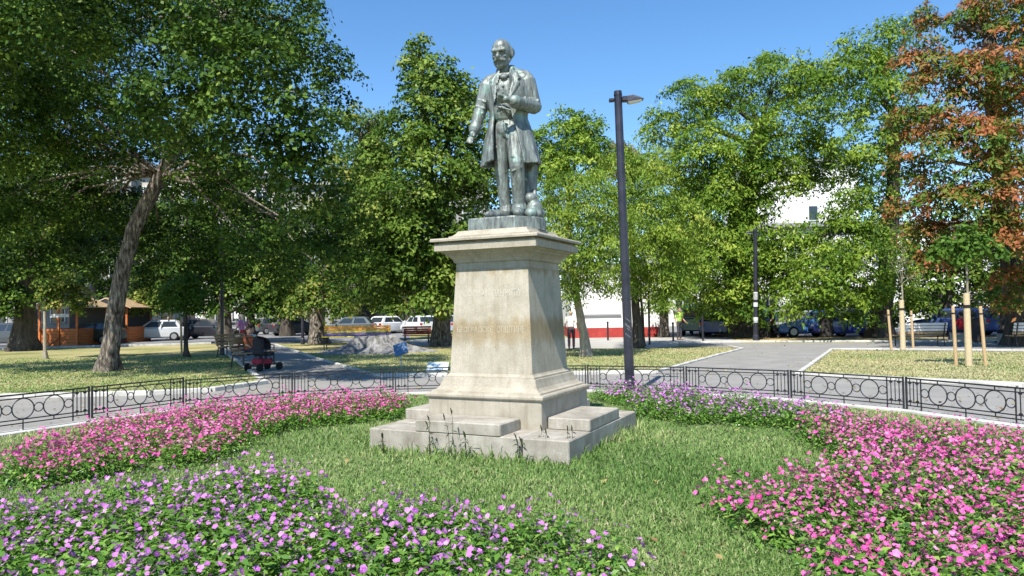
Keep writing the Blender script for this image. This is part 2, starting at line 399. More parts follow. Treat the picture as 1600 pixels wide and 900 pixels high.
profile('die', [(.57, .894), (.505, 2.19)], stone_die)
profile('neck_block', [(.502, 2.191), (.50, 2.272)], stone)
profile('cornice', [(.505, 2.273), (.525, 2.285), (.528, 2.31), (.545, 2.33), (.575, 2.36), (.60, 2.372), (.603, 2.39), (.64, 2.41), (.66, 2.424), (.705, 2.425), (.705, 2.51), (.655, 2.512), (.655, 2.540), (.742, 2.541), (.744, 2.564), (.736, 2.58)], stone)
profile('cap_block', [(.57, 2.581), (.57, 2.615), (.545, 2.62), (.52, 2.635), (.495, 2.66), (.482, 2.685)], stone)
def text_mesh(body, size, depth):
    cu = bpy.data.curves.new('t', 'FONT'); cu.body = body; cu.size = size; cu.extrude = depth; cu.align_x = 'CENTER'; cu.align_y = 'CENTER'; cu.resolution_u = 2
    o = bpy.data.objects.new('t', cu); C.objects.link(o); dg = bpy.context.evaluated_depsgraph_get(); dg.update()
    me = bpy.data.meshes.new_from_object(o.evaluated_get(dg)); bpy.data.objects.remove(o); return me
tilt = math.atan((.57 - .505) / (2.19 - .894))
def letters(body, z, x, width, height=.085):
    me = text_mesh(body, .12, .002); co = np.zeros(len(me.vertices) * 3); me.vertices.foreach_get('co', co); co = co.reshape(-1, 3)
    w = np.ptp(co[:, 0]); hh = np.ptp(co[:, 1]); h = .57 - (z - .894) * math.tan(tilt)
    o = link('inscription', me, letter_pale if z > 1.6 else letter_m, ped); o.location = (x, -h - .0005, z); o.rotation_euler = (math.pi / 2 - tilt, 0, 0); o.scale = (width / w, height / hh, 1)
for wd, z, x, w in (('ЈОСИФУ', 1.88, -.20, .33), ('ПАНЧИЋУ', 1.88, .22, .40), ('БЕОГРАДСКЕ', 1.43, -.22, .50), ('ОПШТИНЕ', 1.43, .28, .38)): letters(wd, z, x, w)

# ------------------------------------------------------------------ bronze statue
def bronze_mat():
    m = bpy.data.materials.new('weathered_bronze'); m.use_nodes = True; n = m.node_tree; b = n.nodes['Principled BSDF']
    tc = n.nodes.new('ShaderNodeTexCoord'); mp = n.nodes.new('ShaderNodeMapping'); mp.inputs['Scale'].default_value = (1, 1, .22); n.links.new(tc.outputs['Object'], mp.inputs[0])
    a = n.nodes.new('ShaderNodeTexNoise'); a.inputs['Scale'].default_value = 20; a.inputs['Detail'].default_value = 8; a.inputs['Roughness'].default_value = .7
    c = n.nodes.new('ShaderNodeTexNoise'); c.inputs['Scale'].default_value = 4.5; c.inputs['Detail'].default_value = 5
    n.links.new(mp.outputs[0], a.inputs[0]); n.links.new(tc.outputs['Object'], c.inputs[0])
    r = n.nodes.new('ShaderNodeValToRGB'); e = r.color_ramp.elements; e[0].position = .3; e[0].color = (.05, .056, .052, 1); e[1].position = .76; e[1].color = (.42, .51, .47, 1)
    k = e.new(.45); k.color = (.14, .155, .145, 1); k = e.new(.58); k.color = (.215, .245, .228, 1)
    n.links.new(a.outputs['Fac'], r.inputs[0])
    r2 = n.nodes.new('ShaderNodeValToRGB'); r2.color_ramp.elements[0].position = .56; r2.color_ramp.elements[1].position = .85
    n.links.new(c.outputs['Fac'], r2.inputs[0])
    mx = n.nodes.new('ShaderNodeMix'); mx.data_type = 'RGBA'; mx.inputs[7].default_value = (.20, .34, .29, 1)
    n.links.new(r2.outputs[0], mx.inputs[0]); n.links.new(r.outputs[0], mx.inputs[6]); n.links.new(mx.outputs[2], b.inputs['Base Color'])
    b.inputs['Metallic'].default_value = .25; b.inputs['Roughness'].default_value = .5; b.inputs['Specular IOR Level'].default_value = .4
    w = n.nodes.new('ShaderNodeTexNoise'); w.inputs['Scale'].default_value = 9; w.inputs['Detail'].default_value = 4; w.inputs['Distortion'].default_value = .8
    n.links.new(mp.outputs[0], w.inputs[0]); bu = n.nodes.new('ShaderNodeBump'); bu.inputs['Strength'].default_value = .5; bu.inputs['Distance'].default_value = .05
    n.links.new(w.outputs['Fac'], bu.inputs['Height']); n.links.new(bu.outputs[0], b.inputs['Normal'])
    return m
bronze = bronze_mat()
st = thing('bronze_statue', 'weathered green bronze statue of a moustached man in a long open coat on the pedestal', 'statue', (PC.x - .005, PC.y - .06, 2.846))
st.scale = (1.02, 1.02, 1.02)
# plinth under the feet
pl = [(-.50, -.16), (-.44, -.2), (.04, -.42), (.09, -.43), (.40, -.27), (.48, -.12), (.50, .08), (.34, .40), (-.22, .45), (-.48, .14)]
mb = MB(); mb.prism([(x * .99, y * .99) for x, y in pl], -.16, -.02); mb.prism([(x * .985, y * .985) for x, y in pl], -.03, .0, [(x * .96, y * .96) for x, y in pl])
mb.build('bronze_plinth', bronze, st)
def fig():
    m = MB()
    # legs, shoes
    m.caps((-.075, .05, 1.12), (-.07, .03, .64), .118, .088); m.caps((-.07, .03, .64), (-.015, .09, .13), .088, .076)
    m.caps((-.015, .09, .17), (-.015, .085, .10), .088, .098)
    m.caps((.0, .09, .055), (-.14, -.07, .06), .06, .068); m.caps((-.14, -.07, .055), (-.24, -.17, .045), .066, .048)
    m.caps((.115, -.03, 1.12), (.13, -.17, .66), .125, .098); m.caps((.13, -.17, .66), (.155, -.05, .14), .096, .08)
    m.caps((.155, -.05, .18), (.155, -.055, .11), .092, .104)
    m.caps((.155, -.04, .055), (.14, -.19, .065), .063, .073); m.caps((.14, -.19, .06), (.125, -.31, .045), .07, .05)
    m.ell((.02, .03, 1.15), (.19, .14, .16))
    # trouser folds
    for (x, y, z, s) in ((-.075, -.05, .72, 1), (-.07, -.05, .58, -1), (-.03, .02, .3, 1), (-.02, .02, .22, -1), (-.08, -.06, .9, 1), (.13, -.255, .74, 1), (.13, -.26, .6, -1), (.15, -.16, .34, 1), (.155, -.135, .24, -1), (.14, -.19, .44, -1), (.12, -.2, .9, -1)):
        m.caps((x - .06, y + .02, z + .025 * s), (x + .06, y + .02, z - .025 * s), .016, .01, 8)
    m.caps((-.02, -.11, 1.2), (.01, -.13, 1.02), .02, .012, 8)
    # vest and chest
    m.ell((-.03, .02, 1.40), (.17, .135, .2)); m.ell((.02, .02, 1.64), (.235, .155, .22)); m.caps((-.19, .04, 1.75), (.25, .04, 1.82), .09, .1)
    m.caps((-.2, -.02, 1.29), (.16, -.02, 1.29), .02, .02, 8)
    for i in range(5): m.ell((-.055 + .006 * i, -.15 - .012 * math.sin(i), 1.34 + .085 * i), (.014, .012, .014), nu=8, nv=6)
    m.caps((-.12, -.13, 1.42), (.1, -.14, 1.36), .012, .012, 8); m.caps((-.1, -.14, 1.5), (.1, -.15, 1.45), .01, .012, 8)
    # neck, collar, tie
    m.caps((.0, .03, 1.82), (-.025, .0, 1.98), .088, .083); m.caps((-.08, -.07, 1.83), (.05, -.075, 1.84), .035, .035); m.ell((-.02, -.115, 1.80), (.045, .03, .035))
    # head, built facing -y then turned a little to the photo's left and bent forward
    h = MB(); 
    h.ell((0, .01, .035), (.118, .148, .145)); h.ell((0, -.035, -.055), (.098, .1, .125)); h.ell((0, -.03, .06), (.105, .115, .11))
    h.caps((-.07, -.122, .03), (-.012, -.145, .022), .026, .022, 10); h.caps((.07, -.122, .03), (.012, -.145, .022), .026, .022, 10)
    h.caps((0, -.128, .01), (0, -.168, -.05), .017, .025, 10); h.ell((-.02, -.145, -.053), (.017, .02, .015), nu=8, nv=6); h.ell((.02, -.145, -.053), (.017, .02, .015), nu=8, nv=6)
    for sx in (-1, 1):
        h.ell((sx * .062, -.088, -.04), (.034, .035, .028)); h.ell((sx * .04, -.112, -.005), (.02, .013, .012), nu=8, nv=6)
        h.caps((sx * .004, -.152, -.076), (sx * .045, -.135, -.092), .023, .02, 10); h.caps((sx * .045, -.135, -.092), (sx * .078, -.105, -.094), .018, .009, 10)
        h.ell((sx * .118, .02, -.01), (.018, .034, .05)); h.ell((sx * .105, .055, .02), (.03, .075, .06)); h.ell((sx * .1, -.01, .015), (.018, .03, .045))
        h.caps((sx * .085, -.02, -.085), (sx * .04, -.09, -.14), .03, .03, 10)
    h.ell((0, -.105, -.108), (.035, .022, .014), nu=10, nv=6); h.ell((0, -.085, -.145), (.06, .055, .05)); h.ell((0, .09, .0), (.1, .08, .1))
    Mh = Matrix.Translation((-.035, -.02, 2.125)) @ Matrix.Rotation(R(-20), 4, 'Z') @ Matrix.Rotation(R(9), 4, 'X') @ Matrix.Scale(1.06, 4)
    m.add([Mh @ Vector(v) for v in h.V], h.F)
    # right hand (photo's left), hanging, fingers curled
    hp = Vector((-.425, -.07, 1.075)); m.ell(hp, (.04, .055, .06)); m.caps((-.402, -.04, 1.15), hp, .045, .045)
    for i, (l, dx) in enumerate(((.075, -.03), (.085, -.012), (.08, .006), (.065, .022))):
        b0 = hp + Vector((dx - .012, -.02, -.035)); b1 = b0 + Vector((-.022, -.03, -.045)); b2 = b1 + Vector((.012, -.015, -l * .45))
        m.caps(b0, b1, .0165, .015, 8); m.caps(b1, b2, .015, .012, 8)
    m.caps(hp + Vector((.02, -.045, .01)), hp + Vector((.015, -.09, -.03)), .019, .015, 8)
    # left hand (photo's right) raised before the chest, holding a sprig
    hq = Vector((.0, -.36, 1.445)); m.ell(hq, (.06, .045, .042)); m.caps((.1, -.315, 1.43), hq, .048, .045)
    for i in range(4):
        b0 = hq + Vector((-.035, -.02 + .022 * (i - 1), .025 - .02 * i)); b1 = b0 + Vector((-.05, -.015, .02 - .008 * i)); b2 = b1 + Vector((-.015, .02, -.035))
        m.caps(b0, b1, .0165, .015, 8); m.caps(b1, b2, .015, .012, 8)
    m.caps(hq + Vector((-.01, .0, .04)), hq + Vector((-.07, -.01, .06)), .018, .014, 8)
    m.caps(hq + Vector((-.06, -.01, .0)), hq + Vector((-.085, -.01, .12)), .009, .006, 8); m.ell(hq + Vector((-.087, -.01, .13)), (.02, .012, .03), nu=8, nv=6)
    return m
link('figure', remeshed(fig(), 'figure', .009, 1), bronze, st, True)
def coat():
    zs = [1.93, 1.90, 1.84, 1.77, 1.68, 1.58, 1.47, 1.38, 1.30, 1.20, 1.08, .95, .82, .70]
    cx = [.01, .015, .02, .03, .035, .04, .04, .035, .035, .04, .045, .05, .055, .06]
    ra = [.105, .13, .205, .275, .29, .285, .262, .25, .25, .275, .31, .34, .365, .385]
    rb = [.10, .115, .14, .165, .18, .19, .19, .19, .2, .235, .265, .285, .30, .31]
    xl = [-.075, -.09, -.105, -.125, -.14, -.15, -.155, -.16, -.165, -.17, -.175, -.175, -.17, -.165]
    xr = [.07, .085, .10, .11, .10, .085, .06, .06, .08, .11, .14, .17, .20, .225]
    n = 72; m = MB(); V = []; nz = 40
    f = lambda arr, t: np.interp(t, range(len(zs)), arr)
    for layer in (0, 1):
        for k in range(nz):
            t = k / (nz - 1) * (len(zs) - 1); z = f(zs, t); c = f(cx, t); a = f(ra, t); b = f(rb, t)
            t0 = math.asin(max(-.98, min(.98, (f(xr, t) - c) / a))); t1 = 2 * math.pi + math.asin(max(-.98, min(.98, (f(xl, t) - c) / a)))
            w = max(0, (1.35 - z) / .65)
            for j in range(n):
                th = t0 + (t1 - t0) * j / (n - 1)
                fo = 1 + w * (.045 * math.sin(7 * th + 1.2) + .03 * math.sin(13 * th + z * 3)) + .012 * math.sin(5 * th + z * 22)
                th_ = .034 if layer else 0.0
                r1, r2 = a * fo - th_, b * fo - th_
                V.append((c + r1 * math.sin(th), .03 - r2 * math.cos(th), z - .02 * w * math.sin(3 * th)))
    L = nz * n; F = []
    for k in range(nz - 1):
        for j in range(n - 1):
            a = k * n + j; F.append((a, a + n, a + n + 1, a + 1)); a += L; F.append((a, a + 1, a + n + 1, a + n))
    for k in range(nz - 1):
        a = k * n; F.append((a, L + a, L + a + n, a + n)); a += n - 1; F.append((a, a + n, L + a + n, L + a))
    for j in range(n - 1):
        F.append((j, j + 1, L + j + 1, L + j)); a = (nz - 1) * n + j; F.append((a, L + a, L + a + 1, a + 1))
    m.add(V, F)
    # sleeves with creases
    m.caps((-.23, .045, 1.735), (-.32, .04, 1.43), .108, .084); m.caps((-.32, .04, 1.43), (-.398, -.03, 1.17), .086, .07); m.caps((-.386, -.018, 1.20), (-.402, -.036, 1.155), .078, .08)
    m.caps((.275, .045, 1.79), (.36, .03, 1.48), .115, .096); m.caps((.365, .01, 1.45), (.13, -.30, 1.42), .1, .072); m.caps((.15, -.275, 1.42), (.115, -.32, 1.425), .082, .086)
    m.caps((-.12, .05, 1.84), (-.22, .05, 1.79), .07, .08); m.caps((.1, .05, 1.9), (.27, .05, 1.845), .075, .085)
    for (p, q) in (((-.385, -.02, 1.46), (-.265, -.05, 1.42)), ((-.4, .0, 1.38), (-.29, -.05, 1.36)), ((-.35, -.02, 1.54), (-.25, -.06, 1.5)), ((.42, -.05, 1.52), (.34, -.12, 1.41)), ((.44, .02, 1.48), (.375, -.08, 1.38)), ((.31, -.15, 1.52), (.26, -.2, 1.37)), ((.25, -.22, 1.51), (.21, -.25, 1.37))):
        m.caps(p, q, .016, .011, 8)
    # lapels and collar
    def flap(pts, yo):
        Vf = []; 
        for dy in (0, -.03):
            for x, z in pts:
                b = np.interp(-z, [-q for q in zs], rb); a = np.interp(-z, [-q for q in zs], ra); c = np.interp(-z, [-q for q in zs], cx)
                s = max(-.97, min(.97, (x - c) / a)); Vf.append((x, .03 - b * math.sqrt(1 - s * s) - .004 + dy + yo, z))
        k = len(pts); m.add(Vf, [tuple(range(k)), tuple(range(2 * k - 1, k - 1, -1))] + [(i, k + i, k + (i + 1) % k, (i + 1) % k) for i in range(k)])
    flap([(.055, 1.92), (.13, 1.90), (.205, 1.79), (.15, 1.765), (.185, 1.72), (.03, 1.46), (.04, 1.6)], 0)
    flap([(-.06, 1.91), (-.115, 1.86), (-.185, 1.76), (-.17, 1.72), (-.19, 1.69), (-.14, 1.45), (-.11, 1.6)], 0)
    m.caps((-.07, .04, 1.93), (.09, .05, 1.96), .05, .05); m.caps((.09, .05, 1.95), (.09, -.05, 1.93), .035, .03); m.caps((-.08, .04, 1.92), (-.075, -.05, 1.90), .035, .03)
    return m
link('coat', remeshed(coat(), 'coat', .0105, 1), bronze, st, True)
def support():
    m = MB(); pts = []; rr = []
    m.tube([(.25, .17, -.02), (.27, .15, .15), (.285, .13, .35), (.30, .13, .6), (.31, .12, .8)], [.15, .11, .1, .1, .09], 14)
    m.ell((.345, -.06, .12), (.105, .10, .12)); m.ell((.30, -.13, .06), (.09, .08, .07)); m.ell((.29, -.05, .26), (.085, .08, .075)); m.ell((.40, .06, .07), (.09, .1, .08))
    m.caps((.36, -.02, .2), (.35, .03, .36), .05, .03); m.ell((.39, -.12, .05), (.05, .05, .05))
    for i in range(5):
        a = i * 1.3; m.caps((.28, .1, .1 + .13 * i), (.28 + .12 * math.cos(a), .1 + .12 * math.sin(a) - .05, .16 + .13 * i), .035, .012, 8)
    return m
link('tree_stump_support', remeshed(support(), 'support', .009, 2), bronze, st, True)

# ------------------------------------------------------------------ iron fence
def torus(r, t, n=28, k=5, sq=1.0):
    m = MB(); V = []; F = []
    for i in range(n):
        a = 2 * math.pi * i / n
        for j in range(k):
            b = 2 * math.pi * j / k
            V.append(((r + t * math.cos(b)) * math.cos(a), t * math.sin(b) * sq, (r + t * math.cos(b)) * math.sin(a)))
    for i in range(n):
        for j in range(k): F.append((i * k + j, i * k + (j + 1) % k, ((i + 1) % n) * k + (j + 1) % k, ((i + 1) % n) * k + j))
    return m.add(V, F)
big_ring = torus(.146, .0085, sq=1.5).mesh('ring'); small_ring = torus(.064, .0075, 20, sq=1.5).mesh('ring')
def bar_mesh(h, collars=True):
    m = MB().box((0, 0, h / 2), (.011, .011, h))
    if collars:
        for z in (.035, h - .035): m.box((0, 0, z), (.05, .014, .016)); m.box((0, 0, z), (.022, .02, .03))
    return m.mesh('bar')
plain_bar = bar_mesh(.34, False); collar_bar = bar_mesh(.34)
for me in (big_ring, small_ring, plain_bar, collar_bar): me.materials.append(iron)
fence = thing('iron_fence', 'low black wrought iron fence with circles ringing the flower garden', 'fence', RC)
KZ = .055
for i in range(-11, 5):
    p, q = post(i), post(i + 1)
    if max(p.y, q.y) < 5.5: continue
    d = q - p; L = d.length; a = math.atan2(d.y, d.x)
    z0 = KZ + (.04 if i in (-9, -8, -10) else 0)
    w = L - .05; hw = w / 2; lean = random.uniform(-.008, .008)
    m = MB()
    for z, t in ((.475, .022), (.42, .016), (.115, .016), (.06, .016)): m.box((0, 0, z), (w, .014, t))
    for x in (-hw, hw): m.box((x, 0, .245), (.024, .024, .50))
    e = .25
    for x in (-hw + e, hw - e): m.box((x, 0, .235), (.016, .014, .49))
    xs = []
    mid = w - 2 * e; n_ = 4 * .128 + 3 * .292; sc = mid / n_
    x = -mid / 2; rings = []
    for k in range(7):
        dd = (.128 if k % 2 == 0 else .292) * sc; rings.append((x + dd / 2, k % 2)); x += dd
    for xx, b in rings:
        if b:
            for z0_, z1_ in ((.42, .475), (.06, .115)): m.box((xx, 0, (z0_ + z1_) / 2), (.012, .012, z1_ - z0_))
    for x in (rings[3][0],): m.box((x, 0, .02), (.014, .014, .1))
    for s in (-1, 1):
        for k in (1, 3): m.box((s * (hw - e * k / 4), 0, .4475), (.01, .01, .055)); m.box((s * (hw - e * k / 4), 0, .0875), (.01, .01, .055))
    c = (p + q) / 2 - RC
    pan = m.build('fence_panel', iron, fence, loc=(c.x, c.y, z0), rz=a); pan.rotation_euler.x = lean
    for xx, b in rings:
        o = link('ring', big_ring if b else small_ring, None, pan); o.location = (xx, 0, .2675); o.scale = (sc, 1, 1.0)
    for s in (-1, 1):
        for k in (1, 2, 3):
            o = link('bar', collar_bar if k != 2 else plain_bar, None, pan); o.location = (s * (hw - e * k / 4), 0, .098)

# ------------------------------------------------------------------ street lamps
lamp_glass = mat('lamp_glass', (.8, .78, .72), rough=.3)
sticker = mat('paper', (.75, .75, .73), (.6, .6, .58), 12, .8); torn = mat('torn_paper', (.3, .3, .3), (.16, .16, .17), 30, .8)
def street_lamp(label, base, h, r, rz=0, lean=0, head=True, posters=0, group='black street lamps'):
    t = thing('street_lamp', label, 'street lamp', base, 0, group); t.rotation_euler = (0, lean, rz)
    m = MB().tube([(0, 0, -.1), (0, 0, h * .45), (0, 0, h * .99)], [r * 1.15, r, r * .92], 14); m.tube([(0, 0, h * .985), (0, 0, h)], [r * 1.02, r * .9], 14)
    m.build('pole', paint_black, t, False)
    MB().tube([(0, 0, 0), (0, 0, .02), (0, 0, .03), (0, 0, .3), (0, 0, .33)], [r * 1.9, r * 1.9, r * 1.45, r * 1.4, r * 1.16], 14).build('base_sleeve', paint_black, t)
    if head:
        hz = h - .17; m = MB()
        m.box((-r - .045, 0, hz), (.1, .12, .055), bev=.01)
        m.box((r + .05, 0, hz + .005), (.12, .14, .1), bev=.015); m.build('bracket', paint_black, t)
        # shell: sloping back, tapering to the tip
        V = [(r + .09, -.1, hz - .06), (r + .09, .1, hz - .06), (r + .40, .085, hz - .02), (r + .40, -.085, hz - .02),
             (r + .09, -.09, hz + .045), (r + .09, .09, hz + .045), (r + .27, .075, hz + .04), (r + .27, -.075, hz + .04), (r + .2, -.08, hz + .065), (r + .2, .08, hz + .065)]
        F = [(0, 1, 2, 3), (0, 4, 5, 1), (0, 3, 7, 8, 4), (1, 5, 9, 6, 2), (2, 6, 7, 3), (4, 8, 9, 5), (8, 7, 6, 9)]
        hd = MB().add(V, F).build('lamp_head', paint_black, t)
        MB().add([(r + .1, -.085, hz - .063), (r + .1, .085, hz - .063), (r + .37, .072, hz - .028), (r + .37, -.072, hz - .028), (r + .12, -.07, hz - .09), (r + .12, .07, hz - .09), (r + .34, .06, hz - .058), (r + .34, -.06, hz - .058)],
                 [(0, 3, 2, 1), (4, 5, 6, 7), (0, 1, 5, 4), (1, 2, 6, 5), (2, 3, 7, 6), (3, 0, 4, 7)]).build('diffuser', lamp_glass, hd)
    for k in range(posters):
        z0 = random.uniform(.55, 2.2); MB().tube([(0, 0, z0), (0, 0, z0 + random.uniform(.18, .4))], r * 1.09, 14, cap=False).build('poster', sticker, t)
    return t
b = at(985, 620)
lm = street_lamp('tall black street lamp rising from the flowers beside the pedestal', b, 5.86, .081, R(-6), R(-1.15))
# torn strips of paper left on the pole
for k in range(5):
    z = 1.2 + .07 * k + random.uniform(-.03, .03); a0 = -1.9 + random.uniform(-.3, .3); V = []
    for j in range(5):
        a = a0 + j * .28; V += [(0.0885 * math.cos(a), 0.0885 * math.sin(a), z - .02 * j), (0.0885 * math.cos(a), 0.0885 * math.sin(a), z + .010 - .02 * j)]
    MB().add(V, [(2 * j, 2 * j + 2, 2 * j + 3, 2 * j + 1) for j in range(4)]).build('paper_strip', torn, lm)
street_lamp('black street lamp with torn white posters at the far end of the wide path', at(1181, 534), 5.5, .1, R(176), R(-1.2), posters=6)
street_lamp('black lamp post on the lawn edge beside the benches under trees', at(347, 555), 5.6, .07, R(10))
street_lamp('black lamp post standing beside the far trunk behind the painted seat', at(473, 538), 5.6, .08, R(180))
street_lamp('black street lamp outside the fence whose head shades the front flowers', Vector((-5.05, 3.0, 0)), 6.0, .09, R(20))

# ------------------------------------------------------------------ trees
def leaves(P, Nrm, size, aspect, droop=0.3, spin=None, tint=None, fold=.25):
    """one rhombic folded leaf per point: returns V, F(quads), tint"""
    n = len(P)
    rnd = rng.normal(size=(n, 3)); Nn = Nrm / (np.linalg.norm(Nrm, axis=1, keepdims=True) + 1e-9)
    D = rnd - Nn * (rnd * Nn).sum(1, keepdims=True); D[:, 2] -= droop; D /= np.linalg.norm(D, axis=1, keepdims=True) + 1e-9
    W = np.cross(Nn, D); W /= np.linalg.norm(W, axis=1, keepdims=True) + 1e-9
    s = (size * rng.uniform(.65, 1.3, n))[:, None]
    up = np.cross(D, W)
    v0 = P; v2 = P + D * s; md = P + D * s * .45
    v1 = md + W * s * aspect * .5 + up * s * fold * .3; v3 = md - W * s * aspect * .5 + up * s * fold * .3
    V = np.stack([v0, v1, v2, v3], 1).reshape(-1, 3)
    F = np.arange(4 * n).reshape(n, 4)
    return V, F

DENS = 2.2
def crown_points(lobes, per_m2, cl_r, cl_n, flat=.55, hollow=.5):
    """lobes: list of (centre, radius). Leaves sit in domed sprays (pads) over each lobe, with an inner fill
    and loose outer shoots -> points, leaf normals, per-leaf tint"""
    Ps, Ns, Ts = [], [], []
    for c, r in lobes:
        c = np.array(c); tot = DENS * per_m2 * 4 * math.pi * r * r * cl_n
        pr = float(np.clip(.34 * r, cl_r * .8, cl_r * 1.9)); K = int(np.clip(2.6 * (r / pr) ** 2, 8, 60)) + 4
        d = rng.normal(size=(K, 3)); d[:, 2] += .15; d /= np.linalg.norm(d, axis=1, keepdims=True)
        rad = r * (.62 + .42 * rng.random(K)); cc = c + d * rad[:, None] * np.array([1, 1, .92])
        size = pr * rng.uniform(.65, 1.35, K); ct = rng.normal(0, .2, K)
        m = np.maximum(6, (tot * .74 / K * (size / pr) ** 2).astype(int)); idx = np.repeat(np.arange(K), m); n = len(idx)
        ax = d * .45 + np.array([0, 0, .9]); ax /= np.linalg.norm(ax, axis=1, keepdims=True)
        q = rng.normal(size=(n, 3)); q /= np.linalg.norm(q, axis=1, keepdims=True)
        A = ax[idx]; up = (q * A).sum(1, keepdims=True)
        q = q + A * (np.abs(up) - up) * (rng.random((n, 1)) < .8)                      # mostly the upper dome
        hgt = (q * A).sum(1, keepdims=True); lat = q - A * hgt
        rr = rng.random((n, 1)) ** .33 * (1 + .18 * rng.normal(size=(n, 1)))
        off = (lat * 1.15 + A * hgt * flat) * rr * size[idx][:, None]
        off[:, 2] -= .22 * (off[:, 0] ** 2 + off[:, 1] ** 2) / size[idx]
        Ps.append(cc[idx] + off); Ns.append(lat * .7 + A * .75 + rng.normal(size=(n, 3)) * .36)
        Ts.append(np.clip(.48 + ct[idx] + rng.normal(0, .13, n), 0, 1))
        k = int(tot * .2); q = rng.normal(size=(k, 3)); q /= np.linalg.norm(q, axis=1, keepdims=True)   # inner fill
        Ps.append(c + q * (r * .72 * rng.random((k, 1)) ** .5)); Ns.append(q * .4 + np.array([0, 0, .6]) + rng.normal(size=(k, 3)) * .5); Ts.append(np.clip(rng.normal(.4, .18, k), 0, 1))
        k = max(3, int(tot * .06 / 14)); q = rng.normal(size=(k, 3)); q[:, 2] += .3; q /= np.linalg.norm(q, axis=1, keepdims=True); idx = np.repeat(np.arange(k), 14)  # loose shoots
        t = np.tile(np.linspace(.85, 1.2, 14), k)[:, None]; p = c + q[idx] * r * t + rng.normal(size=(k * 14, 3)) * cl_r * .16
        Ps.append(p); Ns.append(rng.normal(size=(k * 14, 3)) * .6 + np.array([0, 0, .7])); Ts.append(np.clip(rng.normal(.6, .18, k * 14), 0, 1))
    return np.concatenate(Ps), np.concatenate(Ns), np.concatenate(Ts)

def limb(mb, p, q, r0, r1, bow=.15, n=7, sides=7):
    p, q = Vector(p), Vector(q); L = (q - p).length; pts = []; rr = []
    side = Vector((random.uniform(-1, 1), random.uniform(-1, 1), 0)) * L * .06
    for i in range(n + 1):
        t = i / n; v = p.lerp(q, t); v.z += math.sin(t * math.pi) * L * bow * .5; v += side * math.sin(t * math.pi)
        v += Vector((random.gauss(0, 1), random.gauss(0, 1), random.gauss(0, 1))) * L * .012 * (0 < i < n)
        pts.append(v); rr.append(r0 + (r1 - r0) * t)
    mb.tube(pts, rr, sides); return pts

def tree(name, label, Y, trunk_px, trunk_r, lobes_px, lm_, bm=None, per=2.6, clr=.5, cln=30, leaf=.15, aspect=.62, droop=.3, group='park trees', twigs=1, hollow=.5, flat=.55, root=1.5, limb_lo=.34, limb_dy=99):
    """trunk_px: pixels along the trunk axis (first = foot); lobes_px: (px, py, radius px, depth shift)"""
    base = at(*trunk_px[0]) if Y is None else Vector((deep(*trunk_px[0], Y).x, Y, 0)); Y = base.y
    t = thing(name, label, 'tree', base, 0, group)
    loc = lambda v: Vector(v) - base
    pts = [Vector((0, 0, -.15)), Vector((0, 0, .0))]
    raw = [loc(deep(px, py, Y)) for px, py in trunk_px[1:]]
    prev = Vector((0, 0, 0))
    for q in raw:
        for k in (1, 2, 3): v = prev.lerp(q, k / 3); v += Vector((random.gauss(0, .03), random.gauss(0, .03), 0)) * trunk_r * 2 * (k < 3); pts.append(v)
        prev = q
    H = max(p.z for p in pts); rr = []
    for p in pts:
        f = max(0, p.z) / H; rr.append(trunk_r * (1 - .55 * f) * (1 + (root - 1) * math.exp(-max(0, p.z) / (trunk_r * 1.3))))
    mb = MB(); n = 16; m0 = len(mb.V); mb.tube(pts, rr, n)
    # bark ridges / root flare
    for i in range(len(pts)):
        for j in range(n):
            v = Vector(mb.V[m0 + i * n + j]); c = pts[i]; k = 1 + .07 * math.sin(j * 2.4 + i * .4) + random.uniform(-.05, .05) + (.16 * math.sin(j * 2 * math.pi / n * 5) if i < 2 else 0)
            mb.V[m0 + i * n + j] = tuple(c + (v - c) * k)
    lobes = []
    for l in lobes_px:
        px, py, r = l[:3]; dy = l[3] if len(l) > 3 else 0
        c = deep(px, py, Y + dy); rad = r * (Y + dy) / FPX; lobes.append((tuple(loc(c)), rad))
        # a limb from the nearest upper trunk point into the lobe
        if abs(dy) > limb_dy: continue
        tp = min(pts[int(len(pts) * limb_lo):], key=lambda v: (v - loc(c)).length + abs(min(0, loc(c).z - v.z)) * 2)
        pp = limb(mb, tp, loc(c), trunk_r * .2, trunk_r * .06, .25)
        for k in range(int(3 * twigs)):
            s = pp[random.randint(3, 6)]; d = Vector((random.gauss(0, 1), random.gauss(0, 1), random.gauss(.2, .6))).normalized()
            limb(mb, s, s + d * rad * random.uniform(.6, .95), trunk_r * .05, .01, .1, 4, 5)
    mb.build('trunk', bm or bark, t, True)
    P, N, T = crown_points(lobes, per, clr, cln, flat, hollow)
    k = P[:, 2] > .35; P, N, T = P[k], N[k], T[k]
    W = P + np.array(base); dd = np.maximum(W[:, 1], 1); u = 800 + W[:, 0] / dd * FPX; v = HOR - (W[:, 2] - CAMH) / dd * FPX
    out = (u < -60) | (u > 1660) | (v < -60)                      # beyond the picture: only shade matters, larger and fewer leaves do
    keep = ~out | (rng.random(len(P)) < .4); P, N, T, out = P[keep], N[keep], T[keep], out[keep]
    V, F = leaves(P, N, np.where(out, leaf * 1.5, leaf * .9), aspect, droop)
    link('crown', npmesh('crown', V, F, tint=T), lm_, t)
    tree.count = getattr(tree, 'count', 0) + len(P)
    return t

